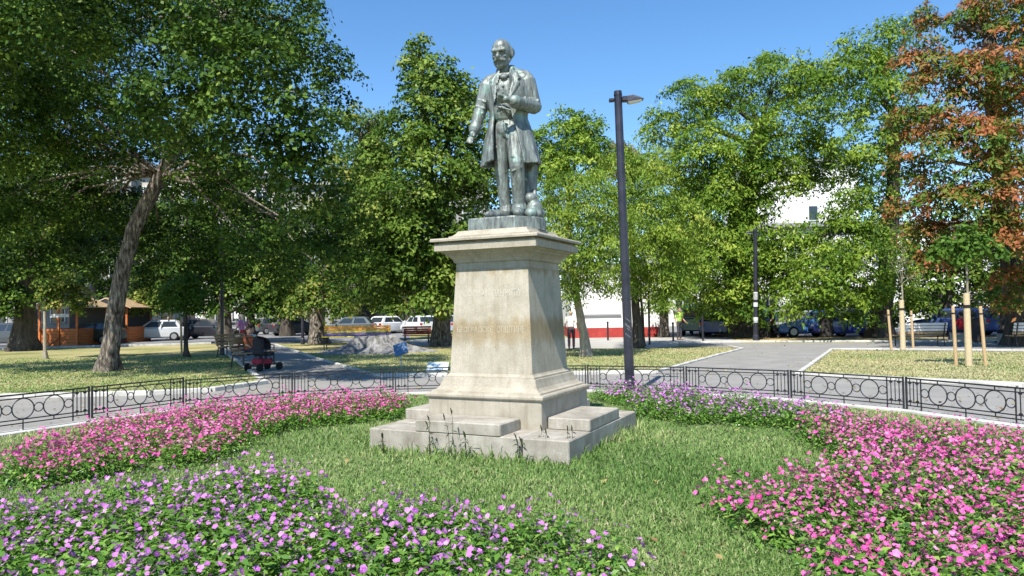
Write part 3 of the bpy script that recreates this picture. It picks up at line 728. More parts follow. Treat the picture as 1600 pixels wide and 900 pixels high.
L_dark = leafmat('linden_leaf', [(.012, .032, .005), (.032, .075, .010), (.085, .155, .02), (.24, .33, .06)], .18)
L_mid = leafmat('maple_leaf', [(.024, .056, .008), (.075, .145, .018), (.17, .255, .038), (.34, .39, .09)], .25)
L_yel = leafmat('pagoda_leaf', [(.08, .15, .02), (.16, .27, .035), (.27, .37, .05), (.42, .48, .09)], .4)
L_ash = leafmat('ash_leaf', [(.045, .105, .012), (.11, .205, .022), (.22, .33, .038), (.42, .50, .085)], .34)
L_red = leafmat('chestnut_leaf', [(.035, .09, .012), (.07, .15, .02), (.15, .21, .035), (.34, .15, .05), (.36, .11, .05), (.46, .24, .10)], .3)
L_young = leafmat('young_leaf', [(.05, .12, .02), (.10, .2, .03), (.17, .28, .05)], .4)
L_gold = leafmat('yellowing_leaf', [(.04, .09, .015), (.09, .16, .025), (.19, .25, .045), (.42, .38, .10)], .3)

bark_dark2 = bark
# the big leaning tree on the left lawn
tree('linden_tree', 'large leaning tree with rough pale bark on the lawn left of the shaded path', None, [(168, 580), (178, 500), (192, 420), (208, 360), (250, 275), (290, 200), (330, 110), (350, 20)], .27,
     [(100, -120, 120, -8), (300, -140, 120, -8), (450, -90, 70, -8), (-60, -80, 120, -6), (-60, 40, 130, 1), (60, 20, 110, -1), (70, 110, 90, -3.5), (200, -10, 120, -1), (330, 20, 100, -2), (440, 30, 75, -2), (490, 90, 62, -3), (515, 150, 40, -3), (20, 210, 90, -2.5), (-40, 330, 80, -1), (55, 320, 60, 0),  # lobes out of view above and left are added to shade lawn and limbs
      (140, 170, 60, -4), (300, 100, 80, -7.5), (250, 160, 60, -7.5), (390, 120, 80, -8), (360, 190, 60, -7.5), (450, 180, 75, -7.5), (505, 240, 55, -6.5), (535, 330, 48, -4), (470, 300, 65, -6), (420, 250, 60, -7), (480, 370, 50, -3.5), (540, 395, 38, -3), (330, 250, 55, 2), (30, 130, 80, 2), (-20, 250, 70, 1), (70, 240, 70, 2.5), (180, 330, 50, 3.5), (400, 310, 60, 3), (100, 40, 90, 4), (300, 20, 90, 4), (250, 370, 50, 4), (430, 400, 45, 0), (160, 240, 50, -2), (300, 210, 60, -3), (320, 300, 50, -1), (130, 330, 55, 2), (90, 380, 45, 3), (310, 390, 45, 3), (200, 210, 60, 3), (370, 260, 50, -2), (60, 180, 60, -3), (90, 60, 80, -6.5), (-70, 70, 105, -6), (-210, 90, 115, -4), (-300, 160, 100, -2), (40, 410, 45, 2.5), (450, 420, 40, 3), (520, 425, 36, -1), (340, 410, 44, 4.5), (150, 400, 40, 5), (230, 190, 50, -5),
      (350, 330, 55, 1.5), (120, 260, 60, 1.5), (290, 260, 70, 3), (160, 60, 100, 3), (400, 60, 90, 3.5), (390, 380, 48, -2)],
     L_dark, bark_dark2, per=2.4, clr=.42, cln=26, leaf=.125, aspect=.72, group='tall trees of the park', root=1.5, limb_lo=.6, limb_dy=4.2)
# centre tree behind the statue
tree('maple_tree', 'tall full tree behind the bronze figure with crown down to the parked cars', None, [(690, 540), (690, 470), (680, 380), (668, 250), (660, 120)], .42,
     [(655, 78, 22), (648, 118, 30), (690, 130, 44, -1), (728, 150, 36), (655, 185, 55, -1.5), (720, 215, 60, -1), (610, 250, 50), (665, 280, 75, -3), (740, 300, 60, -1), (600, 340, 62, -1.5), (660, 370, 70, -3), (725, 390, 62, -2), (615, 430, 56, -2), (680, 450, 52, -3), (570, 410, 50, 1), (735, 450, 40, 1)],
     L_mid, bark, per=1.6, clr=.6, cln=24, leaf=.23, aspect=.66, group='tall trees of the park')
tree('linden_tree', 'mid sized tree with a short stout trunk left of the painted bench', None, [(497, 537), (496, 490), (510, 420), (540, 330), (565, 220)], .42,
     [(560, 200, 36), (590, 235, 34), (600, 190, 16), (545, 270, 48, -1), (590, 310, 40), (520, 350, 48), (560, 400, 46, -1), (500, 450, 40, -3), (525, 480, 24, -4), (470, 470, 24, -3), (440, 430, 40, 0), (590, 460, 30, -2)],
     L_gold, bark, per=1.7, clr=.6, cln=20, leaf=.22, aspect=.66, group='tall trees of the park')
# trees right of the statue
tree('pagoda_tree', 'yellow-green tree with slanting trunk growing just right of the pedestal', None, [(916, 557), (912, 520), (905, 485), (895, 420), (890, 350)], .17,
     [(880, 300, 40), (925, 310, 46, -1), (860, 350, 40, .5), (905, 370, 55, -1.5), (945, 380, 42, -.5), (880, 420, 48, -1), (935, 435, 40, -1), (890, 462, 26, -1), (850, 320, 26, 1), (960, 340, 40, 1)],
     L_yel, bark_pale, per=3.0, clr=.42, cln=28, leaf=.16, aspect=.34, droop=.8, group='slender yellow-green trees by the white wall', flat=.9)
tree('pagoda_tree', 'yellow-green tree whose trunk stands just behind the tall lamp', None, [(997, 544), (995, 500), (990, 430), (985, 330)], .2,
     [(985, 280, 48), (1020, 310, 52, -1), (1060, 350, 48, -1), (985, 370, 50, -1), (1030, 400, 52, -2), (1070, 420, 44, -1), (990, 440, 38, -1), (1040, 455, 34, -1.5), (1015, 262, 34, .5)],
     L_yel, bark_dark, per=2.5, clr=.45, cln=26, leaf=.18, aspect=.36, droop=.8, group='slender yellow-green trees by the white wall', flat=.9)
tree('pagoda_tree', 'slender tree standing at the corner of the low white building', None, [(1037, 527), (1037, 480), (1040, 420), (1060, 350)], .26,
     [(1040, 330, 40), (1080, 370, 50), (1100, 430, 36, -1), (1060, 440, 36, -1), (1030, 470, 20, -1), (1090, 300, 46, 1)],
     L_ash, bark, per=1.5, clr=.6, cln=24, leaf=.24, aspect=.4, droop=.6, group='slender yellow-green trees by the white wall')
tree('pagoda_tree', 'very thin dark sapling next to the trunk behind the lamp', None, [(1005, 541), (1004, 500), (1000, 440)], .09, [(1000, 430, 26), (1012, 455, 20)],
     L_yel, bark_dark, per=2.2, clr=.4, cln=20, leaf=.17, aspect=.36, droop=.8, group='slender yellow-green trees by the white wall')
tree('ash_tree', 'rounded distant tree showing above the bright foliage right of the statue', 56, [(890, 521), (890, 440), (888, 300)], .4,
     [(850, 230, 30), (885, 205, 34), (920, 205, 30), (940, 240, 26), (900, 250, 44, -2), (860, 270, 36, -1)],
     L_ash, bark_dark, per=1.0, clr=.8, cln=24, leaf=.32, aspect=.5, group='tall trees of the park')
tree('chestnut_tree', 'distant tree with a rusty top peeping out behind the tall lamp', 60, [(975, 519), (975, 400), (972, 290)], .35, [(972, 238, 20), (985, 262, 26), (950, 260, 20)],
     L_red, bark_dark, per=1.0, clr=.7, cln=20, leaf=.34, aspect=.5, group='tall trees of the park')
# the big ash on the right
tree('ash_tree', 'huge broad ash with thick dark trunk behind the far lamp', None, [(1163, 526), (1160, 470), (1150, 400), (1165, 300), (1190, 200)], 1.0,
     [(1048, 205, 44), (1085, 165, 46), (1150, 150, 48), (1215, 130, 52), (1030, 260, 34, -1), (1090, 240, 60, -2), (1165, 225, 66, -3), (1235, 210, 58, -2), (1270, 130, 46), (1130, 320, 62, -3), (1080, 320, 44, -1), (1190, 285, 38, -3), (1120, 410, 60, -4), (1175, 400, 44, -4), (1080, 400, 46, -1), (1150, 470, 42, -4), (1210, 440, 44, -4), (1100, 465, 36, -2), (1270, 250, 40, -1), (1285, 285, 30, -1), (1225, 275, 30, -2), (1190, 340, 30, -3), (1290, 385, 32, -3), (1230, 395, 32, -4), (1250, 290, 22, -3), (1240, 435, 38, -5), (1225, 365, 22, -4), (1205, 400, 26, -3)],
     L_ash, bark_dark, per=1.15, clr=.75, cln=28, leaf=.25, aspect=.42, droop=.5, group='tall trees of the park', root=1.7, hollow=.6)
tree('ash_tree', 'tall ash between the white building and the reddish chestnut', None, [(1375, 528), (1385, 440), (1395, 300), (1398, 180)], .5,
     [(1330, 95, 46), (1390, 70, 44), (1310, 150, 46), (1370, 150, 56, -1), (1350, 230, 50, -1), (1315, 260, 34, 1), (1420, 200, 40), (1360, 305, 40), (1330, 380, 50, -2), (1335, 325, 34, -2), (1300, 345, 22, -2), (1310, 430, 40, -4), (1275, 450, 30, -4), (1380, 370, 46, -1), (1285, 420, 44, -3), (1350, 440, 48, -3), (1260, 375, 26, -2), (1300, 470, 34, -3), (1400, 450, 44, -1), (1345, 485, 26, -3), (1245, 480, 24, -3)],
     L_ash, bark_dark, per=1.2, clr=.7, cln=26, leaf=.24, aspect=.42, droop=.5, group='tall trees of the park', hollow=.6)
tree('chestnut_tree', 'rust-red chestnut with browning leaves at the edge of the photo above the staked saplings', None, [(1596, 540), (1592, 480), (1580, 380), (1560, 220), (1545, 60)], .5,
     [(1450, 30, 26), (1440, 90, 34), (1520, 20, 40), (1570, 40, 56), (1640, 40, 60), (1480, 120, 52, -1), (1550, 130, 58, -2), (1620, 150, 70, -1), (1430, 180, 36), (1490, 215, 56, -2), (1570, 240, 62, -3), (1640, 270, 66, -1), (1420, 265, 34), (1470, 300, 48, -2), (1405, 330, 24), (1540, 330, 52, -3), (1440, 360, 34, -1), (1600, 360, 58, -3), (1500, 380, 34, -2), (1640, 420, 46, -2), (1590, 450, 34, -2), (1450, 400, 26, -1)],
     L_red, bark_dark, per=1.9, clr=.6, cln=26, leaf=.23, aspect=.4, droop=.45, group='tall trees of the park', hollow=.62, flat=.4)
tree('maple_tree', 'shadowy green tree filling the space under the rust-red chestnut', 40, [(1480, 528), (1480, 470), (1490, 380)], .3,
     [(1440, 400, 40), (1480, 420, 44), (1530, 410, 46), (1570, 440, 40), (1450, 465, 34), (1510, 470, 32), (1420, 470, 26), (1590, 470, 34, -1)],
     L_mid, bark_dark, per=1.4, clr=.6, cln=24, leaf=.24, aspect=.6, group='tall trees of the park')
tree('maple_tree', 'low yellowing tree beside the chestnut trunk at the edge of the photo', 36, [(1566, 533), (1565, 490), (1565, 460)], .12, [(1560, 450, 24), (1575, 480, 20), (1545, 470, 18)],
     L_gold, bark_dark, per=1.6, clr=.5, cln=22, leaf=.2, aspect=.6, group='tall trees of the park')
# left background
tree('linden_tree', 'dark stout trunk and shady crown at the far left edge behind the lawn', None, [(38, 548), (40, 480), (50, 400), (60, 300)], .55,
     [(-20, 420, 60), (40, 400, 56), (-10, 340, 60, 1), (60, 340, 50), (100, 380, 44, 1), (10, 470, 34, -1), (130, 330, 50, 1), (90, 420, 30)],
     L_dark, bark_dark, per=1.8, clr=.6, cln=24, leaf=.22, aspect=.66, group='tall trees of the park')
tree('young_maple', 'young yellowing tree on a thin pale stem on the far left lawn', None, [(71, 561), (70, 520), (70, 487), (80, 440)], .075, [(85, 440, 26), (108, 455, 26), (120, 475, 18), (75, 470, 14)],
     L_gold, bark_pale, per=4.5, clr=.3, cln=22, leaf=.15, aspect=.66, group='young trees of the park')
tree('young_maple', 'young round-headed tree beside the pale stake on the left lawn', None, [(291, 558), (290, 520), (290, 490), (290, 455)], .10, [(288, 455, 28), (270, 470, 22), (308, 468, 22), (292, 480, 22), (290, 436, 18)],
     L_young, bark_dark, per=5, clr=.28, cln=24, leaf=.14, aspect=.66, group='young trees of the park')
for lab, Y, tp, r, lb, lm_ in (
    ('dusty tree behind the white hatchback left of the young round tree', 52, [(222, 524), (222, 480)], .2, [(215, 450, 30), (240, 440, 30), (205, 478, 20), (232, 478, 22), (255, 465, 20)], L_gold),
    ('dark trunk and crown behind the lamp post by the benches', 44, [(352, 535), (350, 470), (345, 400)], .42, [(330, 400, 44), (380, 410, 44), (350, 360, 50), (400, 450, 34), (315, 440, 34), (270, 410, 44), (240, 440, 30), (350, 450, 36), (430, 400, 40), (460, 440, 34), (300, 350, 44), (330, 482, 18), (415, 484, 20), (440, 470, 24)], L_dark),
    ('bright pale green tree behind the seated people', 50, [(392, 526), (392, 480), (390, 430)], .3, [(385, 425, 34), (410, 445, 30), (370, 455, 26), (400, 475, 24), (425, 470, 20)], L_gold),
    ('shady tree over the left street in front of the grey houses', 58, [(448, 520), (448, 440), (446, 360)], .4, [(440, 350, 50), (470, 400, 44), (420, 390, 40), (450, 440, 36), (480, 450, 30), (470, 482, 18), (520, 460, 26), (540, 486, 14)], L_mid),
    ('shady tree behind the parked white cars', 62, [(640, 515), (640, 440), (640, 350)], .4, [(560, 430, 36), (600, 440, 34), (640, 430, 40), (690, 440, 36), (730, 460, 26), (580, 470, 22), (540, 470, 24), (612, 478, 18), (655, 476, 20), (715, 478, 18)], L_mid),
    ('dark crown over the wooden kiosks', 60, [(150, 518), (150, 430), (150, 330)], .4, [(150, 340, 56), (200, 350, 46), (110, 300, 56), (240, 330, 46), (170, 400, 40), (265, 390, 46), (215, 420, 38), (120, 410, 44), (280, 440, 30), (60, 410, 44), (225, 468, 22), (165, 458, 24), (255, 475, 16)], L_dark),
    ('distant tree filling the gap left of the pedestal top', 66, [(560, 512), (560, 400), (570, 300)], .4, [(560, 300, 36), (590, 350, 40), (540, 350, 36), (600, 270, 26), (620, 400, 44), (540, 410, 36)], L_dark),
    ('far left tree closing the view behind the dark trunk', 62, [(-30, 522), (-30, 420), (-30, 330)], .4, [(-30, 330, 60), (30, 380, 50), (-40, 430, 50), (60, 440, 40), (10, 300, 60)], L_dark),
    ('distant dark tree showing between the lamp and the low white building', 64, [(1065, 516), (1066, 450), (1068, 400)], .3, [(1060, 450, 26), (1085, 440, 26), (1070, 420, 26), (1050, 480, 14), (1078, 478, 16)], L_mid),
    ('small street tree in front of the white building', 46, [(1275, 526), (1275, 500), (1275, 470)], .1, [(1268, 470, 20), (1285, 488, 14), (1255, 485, 14), (1300, 470, 16)], L_mid),
    ('street tree before the white building left of the staked saplings', 44, [(1352, 526), (1352, 490), (1350, 460)], .16, [(1370, 480, 22), (1340, 470, 22), (1385, 500, 18), (1400, 505, 16), (1360, 508, 12)], L_mid)):
    tree('street_tree', lab, Y, tp, r, lb, lm_, bark_dark, per=1.1, clr=.7, cln=20, leaf=.28, aspect=.6, group='street trees in the background')
# staked saplings on the right lawn
def wrapped(t, top, r):
    MB().tube([(0, 0, .02), (0, 0, top * .5), (0, 0, top)], [r * 1.1, r, r * .95], 12).build('trunk_wrap', wrap_m, t)
    MB().tube([(0, 0, top * .80), (0, 0, top * .84)], r * 1.12, 12).build('tie_band', rubber, t)
yt = tree('young_tree', 'small bare-stemmed sapling with upswept pale twigs between stakes near the bench', None, [(1411, 547), (1411, 480), (1409, 445)], .05,
          [(1402, 410, 16), (1420, 400, 16), (1388, 395, 12), (1432, 430, 14), (1408, 378, 12)], L_mid, bark_pale, per=1.3, clr=.3, cln=12, leaf=.12, aspect=.55, group='young trees of the park', twigs=3, root=1.1)
wrapped(yt, 1.85, .088)
yt2 = tree('young_plane', 'sapling with flat tiers of broad light green leaves between stakes on the right lawn', None, [(1514, 573), (1513, 500), (1511, 430), (1508, 370)], .04,
           [(1508, 362, 13), (1480, 385, 16), (1535, 382, 17), (1510, 392, 18), (1460, 398, 10), (1560, 395, 10), (1500, 405, 10)], L_young, bark_pale, per=7, clr=.2, cln=16, leaf=.15, aspect=.7, group='young trees of the park', flat=.3, root=1.1)
wrapped(yt2, 1.95, .08)
def stake(px, py, h, label):
    t = thing('tree_stake', label, 'stake', at(px, py), 0, 'wooden stakes round the saplings'); t.rotation_euler = (R(random.uniform(-2, 2)), R(random.uniform(-2.5, -.5)), random.random())
    MB().tube([(0, 0, -.2), (0, 0, h * .97), (0, 0, h)], [.046, .042, .036], 10).build('post', stake_m, t)
    MB().tube([(0, 0, h * .86), (0, 0, h * .885)], .047, 10).build('tie_band', rubber, t)
stake(1393, 547, 1.5, 'wooden stake left of the bare twiggy sapling')
stake(1427, 546, 1.45, 'wooden stake in front of the bench right of the twiggy sapling')
stake(1494, 571, 1.62, 'wooden stake left of the broad-leaved sapling')
stake(1540, 572, 1.6, 'wooden stake right of the broad-leaved sapling')
stake(284, 555, 1.5, 'pale stake beside the young round-headed tree of the left lawn')
print('leaves', tree.count)

# ------------------------------------------------------------------ flower beds
def in_poly(x, y, poly):
    n = len(poly); ins = np.zeros(len(x), bool); j = n - 1
    for i in range(n):
        xi, yi = poly[i][0], poly[i][1]; xj, yj = poly[j][0], poly[j][1]
        c = ((yi > y) != (yj > y)) & (x < (xj - xi) * (y - yi) / (yj - yi + 1e-12) + xi); ins ^= c; j = i
    return ins
bed_px = {
    'left_pink': [(-20, 765), (15, 738), (70, 708), (150, 684), (250, 662), (330, 650), (430, 641), (540, 633), (610, 633), (640, 643), (620, 658), (560, 664), (470, 672), (400, 690), (365, 712), (345, 728), (250, 742), (150, 752), (70, 770)],
    'front_purple': [(-90, 850), (60, 820), (150, 800), (230, 786), (300, 772), (370, 760), (430, 764), (490, 795), (535, 845), (590, 826), (700, 826), (760, 838), (850, 832), (910, 870), (965, 910), (1000, 950), (1010, 1000), (-90, 1000)],
    'back_purple': [(925, 628), (985, 617), (1060, 624), (1150, 637), (1240, 652), (1325, 668), (1320, 678), (1240, 674), (1150, 668), (1070, 668), (1000, 656), (985, 640)],
    'right_pink': [(1245, 688), (1300, 676), (1390, 682), (1480, 694), (1560, 704), (1700, 724), (1760, 990), (1330, 990), (1300, 940), (1235, 885), (1180, 845), (1105, 818), (1115, 796), (1220, 785), (1290, 765), (1330, 740), (1290, 712)]}
beds = {k: [at(*p) for p in v] for k, v in bed_px.items()}
leaf_bed = leafmat('vinca_leaf', [(.035, .095, .012), (.09, .21, .028), (.18, .33, .05), (.34, .48, .10)], .28, .36, .4)
petal_pink = leafmat('pink_petal', [(.46, .025, .2), (.66, .08, .34), (.78, .17, .46), (.86, .4, .62)], .25, .6, .2)
petal_purple = leafmat('purple_petal', [(.24, .05, .30), (.48, .13, .50), (.63, .25, .64), (.74, .44, .74)], .25, .6, .2)
def plant_variant(nleaf, nblo, h, rr):
    # leaves on short stems through a low mound
    d = rng.normal(size=(nleaf, 3)); d[:, 2] = np.abs(d[:, 2]) * .9 + .15; d /= np.linalg.norm(d, axis=1, keepdims=True)
    rad = rng.random(nleaf) ** .4
    P = d * rad[:, None] * np.array([rr, rr, h]); P[:, 2] = np.maximum(P[:, 2], .02)
    N = d * .5 + np.array([0, 0, .8]) + rng.normal(size=(nleaf, 3)) * .35
    V, F = leaves(P, N, np.full(nleaf, .058), .42, .15, fold=.3)
    T = np.clip(rng.normal(.45, .22, nleaf), 0, 1)
    # a few stems
    sV, sF = [], []
    lm = npmesh('foliage', V, F, tint=T); lm.materials.append(leaf_bed)
    # blossoms: five petals round an eye, on stalks above the leaves
    BV, BF, BT = [], [], []
    for b in range(nblo):
        a = rng.uniform(0, 2 * math.pi); q = rng.random() ** .5 * rr * 1.0
        zt = h * (1.08 - .55 * (q / rr) ** 2) + rng.uniform(-.01, .045)
        c = Vector((q * math.cos(a), q * math.sin(a), zt)); nrm = Vector((math.cos(a) * .6 * q / rr + rng.normal(0, .45), math.sin(a) * .6 * q / rr + rng.normal(0, .45), .75)).normalized()
        e1 = nrm.orthogonal().normalized(); e2 = nrm.cross(e1); r = .0155 * rng.uniform(.65, 1.25); tt = float(np.clip(rng.normal(.45, .2), 0, 1)); ph = rng.uniform(0, 6)
        for k in range(5):
            A = ph + k * 2 * math.pi / 5; o = len(BV)
            u = e1 * math.cos(A) + e2 * math.sin(A); v = e2 * math.cos(A) - e1 * math.sin(A)
            cu_ = rng.uniform(.0, .5) * r; BV += [tuple(c), tuple(c + u * r * .75 - v * r * .5 + nrm * (r * .12 + cu_ * .6)), tuple(c + u * r * 1.08 + nrm * cu_), tuple(c + u * r * .75 + v * r * .5 + nrm * (r * .12 + cu_ * .6))]
            BF.append((o, o + 1, o + 2, o + 3)); BT.append(float(np.clip(tt + rng.normal(0, .06), 0, 1)))
        o = len(BV); w = r * .16
        BV += [tuple(c + e1 * w + nrm * .003), tuple(c + e2 * w + nrm * .003), tuple(c - e1 * w + nrm * .003), tuple(c - e2 * w + nrm * .003)]; BF.append((o, o + 1, o + 2, o + 3)); BT.append(1.0)
    return lm, (np.array(BV), np.array(BF), np.array(BT)), (V, F, T)
variants = {'pink': [plant_variant(95, random.randint(17, 25), random.uniform(.20, .31), random.uniform(.17, .22)) for _ in range(9)],
            'purple': [plant_variant(105, random.randint(8, 12), random.uniform(.20, .33), random.uniform(.17, .22)) for _ in range(9)]}
for kind, pm in (('pink', petal_pink), ('purple', petal_purple)):
    for i, (lm, bl, raw) in enumerate(variants[kind]):
        bm_ = npmesh('blossoms', bl[0], bl[1], tint=bl[2]); bm_.materials.append(pm); variants[kind][i] = (lm, bm_, raw, bl)
spots = {}
def visible(x, y): return y > 3.6 and abs(x) < .76 * y + .6
for k, poly in beds.items():
    xs = [p.x for p in poly]; ys = [p.y for p in poly]; sp = .205; pts = []
    iy = 0; y = min(ys)
    while y < max(ys):
        x = min(xs) + (iy % 2) * sp / 2
        while x < max(xs):
            pts.append((x + rng.uniform(-.06, .06), y + rng.uniform(-.06, .06))); x += sp
        y += sp * .87; iy += 1
    pts = np.array(pts); m = in_poly(pts[:, 0], pts[:, 1], poly); pts = pts[m]
    gap = np.sin(pts[:, 0] * 2.1 + 1) * np.sin(pts[:, 1] * 2.6 + 2) + rng.normal(0, .25, len(pts))
    pts = pts[gap < (1.2 if k == 'right_pink' else .78)]
    spots[k] = [p for p in pts if visible(*p)]
info = {'right_pink': ('pink', 'bushy pink-flowered bedding plant in the bed at the right front', 'pink bedding plants at the right front'),
        'front_purple': ('purple', 'bushy lilac-flowered bedding plant in the bed at the left front', 'lilac bedding plants at the left front'),
        'left_pink': ('pink', 'pink-flowered bedding plant in the bed left of the pedestal', 'pink bedding plants left of the pedestal'),
        'back_purple': ('purple', 'lilac-flowered bedding plant in the bed right of the pedestal', 'lilac bedding plants right of the pedestal')}
quota = {'right_pink': 200, 'front_purple': 200, 'left_pink': 95, 'back_purple': 95}
for k, pts in spots.items():
    kind, lab, grp = info[k]
    pts = sorted(pts, key=lambda p: p[0] ** 2 + p[1] ** 2); nq = quota[k]
    for p in pts[:nq]:
        lm, bm_, _, _ = random.choice(variants[kind]); sc = random.uniform(.85, 1.2)
        o = thing('pink_bedding_plant' if kind == 'pink' else 'lilac_bedding_plant', lab, 'plant', (p[0], p[1], .012), random.uniform(0, 6.28), grp); o.scale = (sc, sc, sc * random.uniform(.85, 1.15))
        link('foliage', lm, None, o); link('blossoms', bm_, None, o)
    Vs, Fs, Ts, Ms = [], [], [], []; off = 0
    for p in pts[nq:]:
        _, _, (V, F, T), (bV, bF, bT) = random.choice(variants[kind]); a = random.uniform(0, 6.28); sc = random.uniform(.85, 1.2)
        Rm = np.array([[math.cos(a), -math.sin(a), 0], [math.sin(a), math.cos(a), 0], [0, 0, 1]])
        for (v, f, t, mi) in ((V, F, T, 0), (bV, bF, bT, 1)):
            Vs.append(v @ Rm.T * sc + np.array([p[0], p[1], .012])); Fs.append(f + off); Ts.append(t); Ms.append(np.full(len(f), mi, np.int32)); off += len(v)
    if Vs:
        me = npmesh('flowers', np.concatenate(Vs), np.concatenate(Fs), tint=np.concatenate(Ts)); me.materials.append(leaf_bed); me.materials.append(petal_pink if kind == 'pink' else petal_purple)
        me.polygons.foreach_set('material_index', np.concatenate(Ms))
        o = link('bedding_flowers', me); tag(o, {'right_pink': 'dense mass of pink bedding flowers at the back of the right front bed', 'front_purple': 'mass of lilac bedding flowers at the back of the left front bed', 'left_pink': 'dense mass of pink flowers along the fence left of the pedestal', 'back_purple': 'mass of lilac flowers along the fence right of the pedestal'}[k], 'flowers', None, 'stuff')

# ------------------------------------------------------------------ grass of the garden
blade_m = leafmat('grass_blade', [(.075, .155, .035), (.155, .275, .065), (.25, .365, .115), (.42, .45, .20), (.56, .50, .30)], .35, .6, .2)
def blades(x, y, h, w, lean, tint, z=.008):
    n = len(x); a = rng.uniform(0, 2 * math.pi, n); b = rng.uniform(0, 2 * math.pi, n)
    sx, sy = np.cos(a) * w / 2, np.sin(a) * w / 2; lx, ly = np.cos(b) * lean * h, np.sin(b) * lean * h
    zz = np.full(n, z)
    v0 = np.stack([x - sx, y - sy, zz], 1); v1 = np.stack([x + sx, y + sy, zz], 1)
    mx, my = x + lx * .35, y + ly * .35; mz = zz + h * .6
    v2 = np.stack([mx + sx * .8, my + sy * .8, mz], 1); v3 = np.stack([mx - sx * .8, my - sy * .8, mz], 1); v4 = np.stack([x + lx, y + ly, zz + h * (1 - .35 * lean)], 1)
    V = np.stack([v0, v1, v2, v3, v4], 1).reshape(-1, 3); i = np.arange(n) * 5
    Q = np.stack([i, i + 1, i + 2, i + 3], 1); T = np.stack([i + 3, i + 2, i + 4], 1)
    return V, [Q, T], np.concatenate([tint, tint])
def scatter(n, ymin, ymax):
    y = (rng.uniform(ymax ** -1.0, ymin ** -1.0, n)) ** -1.0                     # denser near the camera
    x = rng.uniform(-1, 1, n) * (.76 * y + .5); return x, y
def clump(x, y, s=1.7): return np.sin(x * s + 1.3 * np.sin(y * s * .7)) * np.sin(y * s * 1.2 + 1.1 * np.sin(x * s * .8))
x, y = scatter(210000, 4.2, 15.3)
r = np.hypot(x - RC.x, y - RC.y); k = r < RR - .32
dx, dy = x - PC.x, y - PC.y; ca, sa = math.cos(-PA), math.sin(-PA)
lx, ly = dx * ca - dy * sa, dx * sa + dy * ca
k &= ~((np.abs(lx) < B - .01) & (np.abs(ly) < B - .01))
inb = np.zeros(len(x), bool)
for poly in beds.values(): inb |= in_poly(x, y, poly)
k &= ~(inb & (rng.random(len(x)) < .8))
x, y, r = x[k], y[k], r[k]
cl = clump(x, y) * .5 + clump(x + 3, y, 4.1) * .3
near = np.maximum(np.abs(lx[k]), np.abs(ly[k])) - B
long_ = np.exp(-np.clip(near, 0, 9) / .18) * (.5 + .5 * np.clip(cl + .4, 0, 1))
right = np.exp(-((x - 2.0) ** 2 + (y - 6.2) ** 2) / 2.2) * .5                    # rank patch right of the steps
h = (.03 + .03 * rng.random(len(x))) * (1 + .5 * cl) * (1 + 5.0 * long_ * rng.random(len(x)) + 1.6 * right)
w = .0055 + .0009 * y
dry = np.clip((r - 6.2) / 1.0, 0, 1)
tint = np.clip(.37 + .18 * cl + .16 * clump(x - 2, y + 1, .8) + rng.normal(0, .15, len(x)) + .3 * dry + (rng.random(len(x)) < .05) * .4, 0, 1)
V, Fq, T = blades(x, y, h, w, rng.uniform(.2, 1.1, len(x)), tint, .012)
me = npmesh('grass', V, Fq, tint=T); o = link('garden_grass', me, blade_m); tag(o, 'short uneven green grass of the round garden', 'grass', None, 'stuff')
# dry turf of the outer lawns
pav = [[at(*p) for p in q] for q in ([(415, 600.5), (589, 590), (495, 561.5), (431, 539), (425, 532), (330, 533), (345, 547), (369, 564)], [(1025, 584), (1243, 588), (1262, 575), (1300, 547), (1700, 551), (1700, 534.5), (1060, 536.5), (1060, 541), (1140, 543), (1160, 546.5), (1120, 557)])]
x, y = scatter(120000, 14.5, 36)
ang = np.arctan2(x - RC.x, y - RC.y); orad = np.array([(outer_at(float(a)) - RC).length for a in np.linspace(-1.9, 1.9, 381)])
k = (np.hypot(x - RC.x, y - RC.y) > np.interp(ang, np.linspace(-1.9, 1.9, 381), orad) + .2) & (y < 31)
for q in pav: k &= ~in_poly(x, y, q)
x, y = x[k], y[k]; cl = clump(x, y, .9) * .6 + clump(x, y, 3) * .3
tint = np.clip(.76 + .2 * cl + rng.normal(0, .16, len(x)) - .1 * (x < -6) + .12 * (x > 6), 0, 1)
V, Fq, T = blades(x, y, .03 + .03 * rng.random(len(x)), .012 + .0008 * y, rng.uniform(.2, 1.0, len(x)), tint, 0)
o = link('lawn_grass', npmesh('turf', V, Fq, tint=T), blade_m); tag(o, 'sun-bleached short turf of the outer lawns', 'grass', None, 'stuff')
# tall weeds against the steps
weed_m = leafmat('weed', [(.035, .05, .02), (.08, .11, .04), (.2, .2, .09)], .2)
def weed(px, py, h, lab, n=5):
    p = at(px, py); t = thing('tall_weed', lab, 'weed', (p.x, p.y, .01), random.random() * 6, 'tall weeds against the steps')
    s = MB(); V = []; 
    tips = []
    for i in range(2):
        a = random.uniform(0, 6.28); e = Vector((math.cos(a) * .12 * h, math.sin(a) * .12 * h, h * random.uniform(.8, 1))); tips.append(limb(s, (0, 0, -.02), e, .005, .002, .15, 5, 4))
    s.build('stalk', weed_m, t)
    P, N = [], []
    for tp in tips:
        for v in tp[2:]:
            for k in range(2): P.append(tuple(v)); N.append((random.gauss(0, .5), random.gauss(0, .5), 1))
    V, F = leaves(np.array(P), np.array(N), np.full(len(P), .10 * max(.6, h)), .22, .5)
    link('leaves', npmesh('leaves', V, F, tint=rng.uniform(0, .6, len(P))), weed_m, t)
    for tp in tips: 
        m = MB(); m.tube([tp[-1], tp[-1] + Vector((.01, .0, .04)), tp[-1] + Vector((.03, 0, .07))], [.004, .009, .003], 5); m.build('seed_head', weed_m, t)
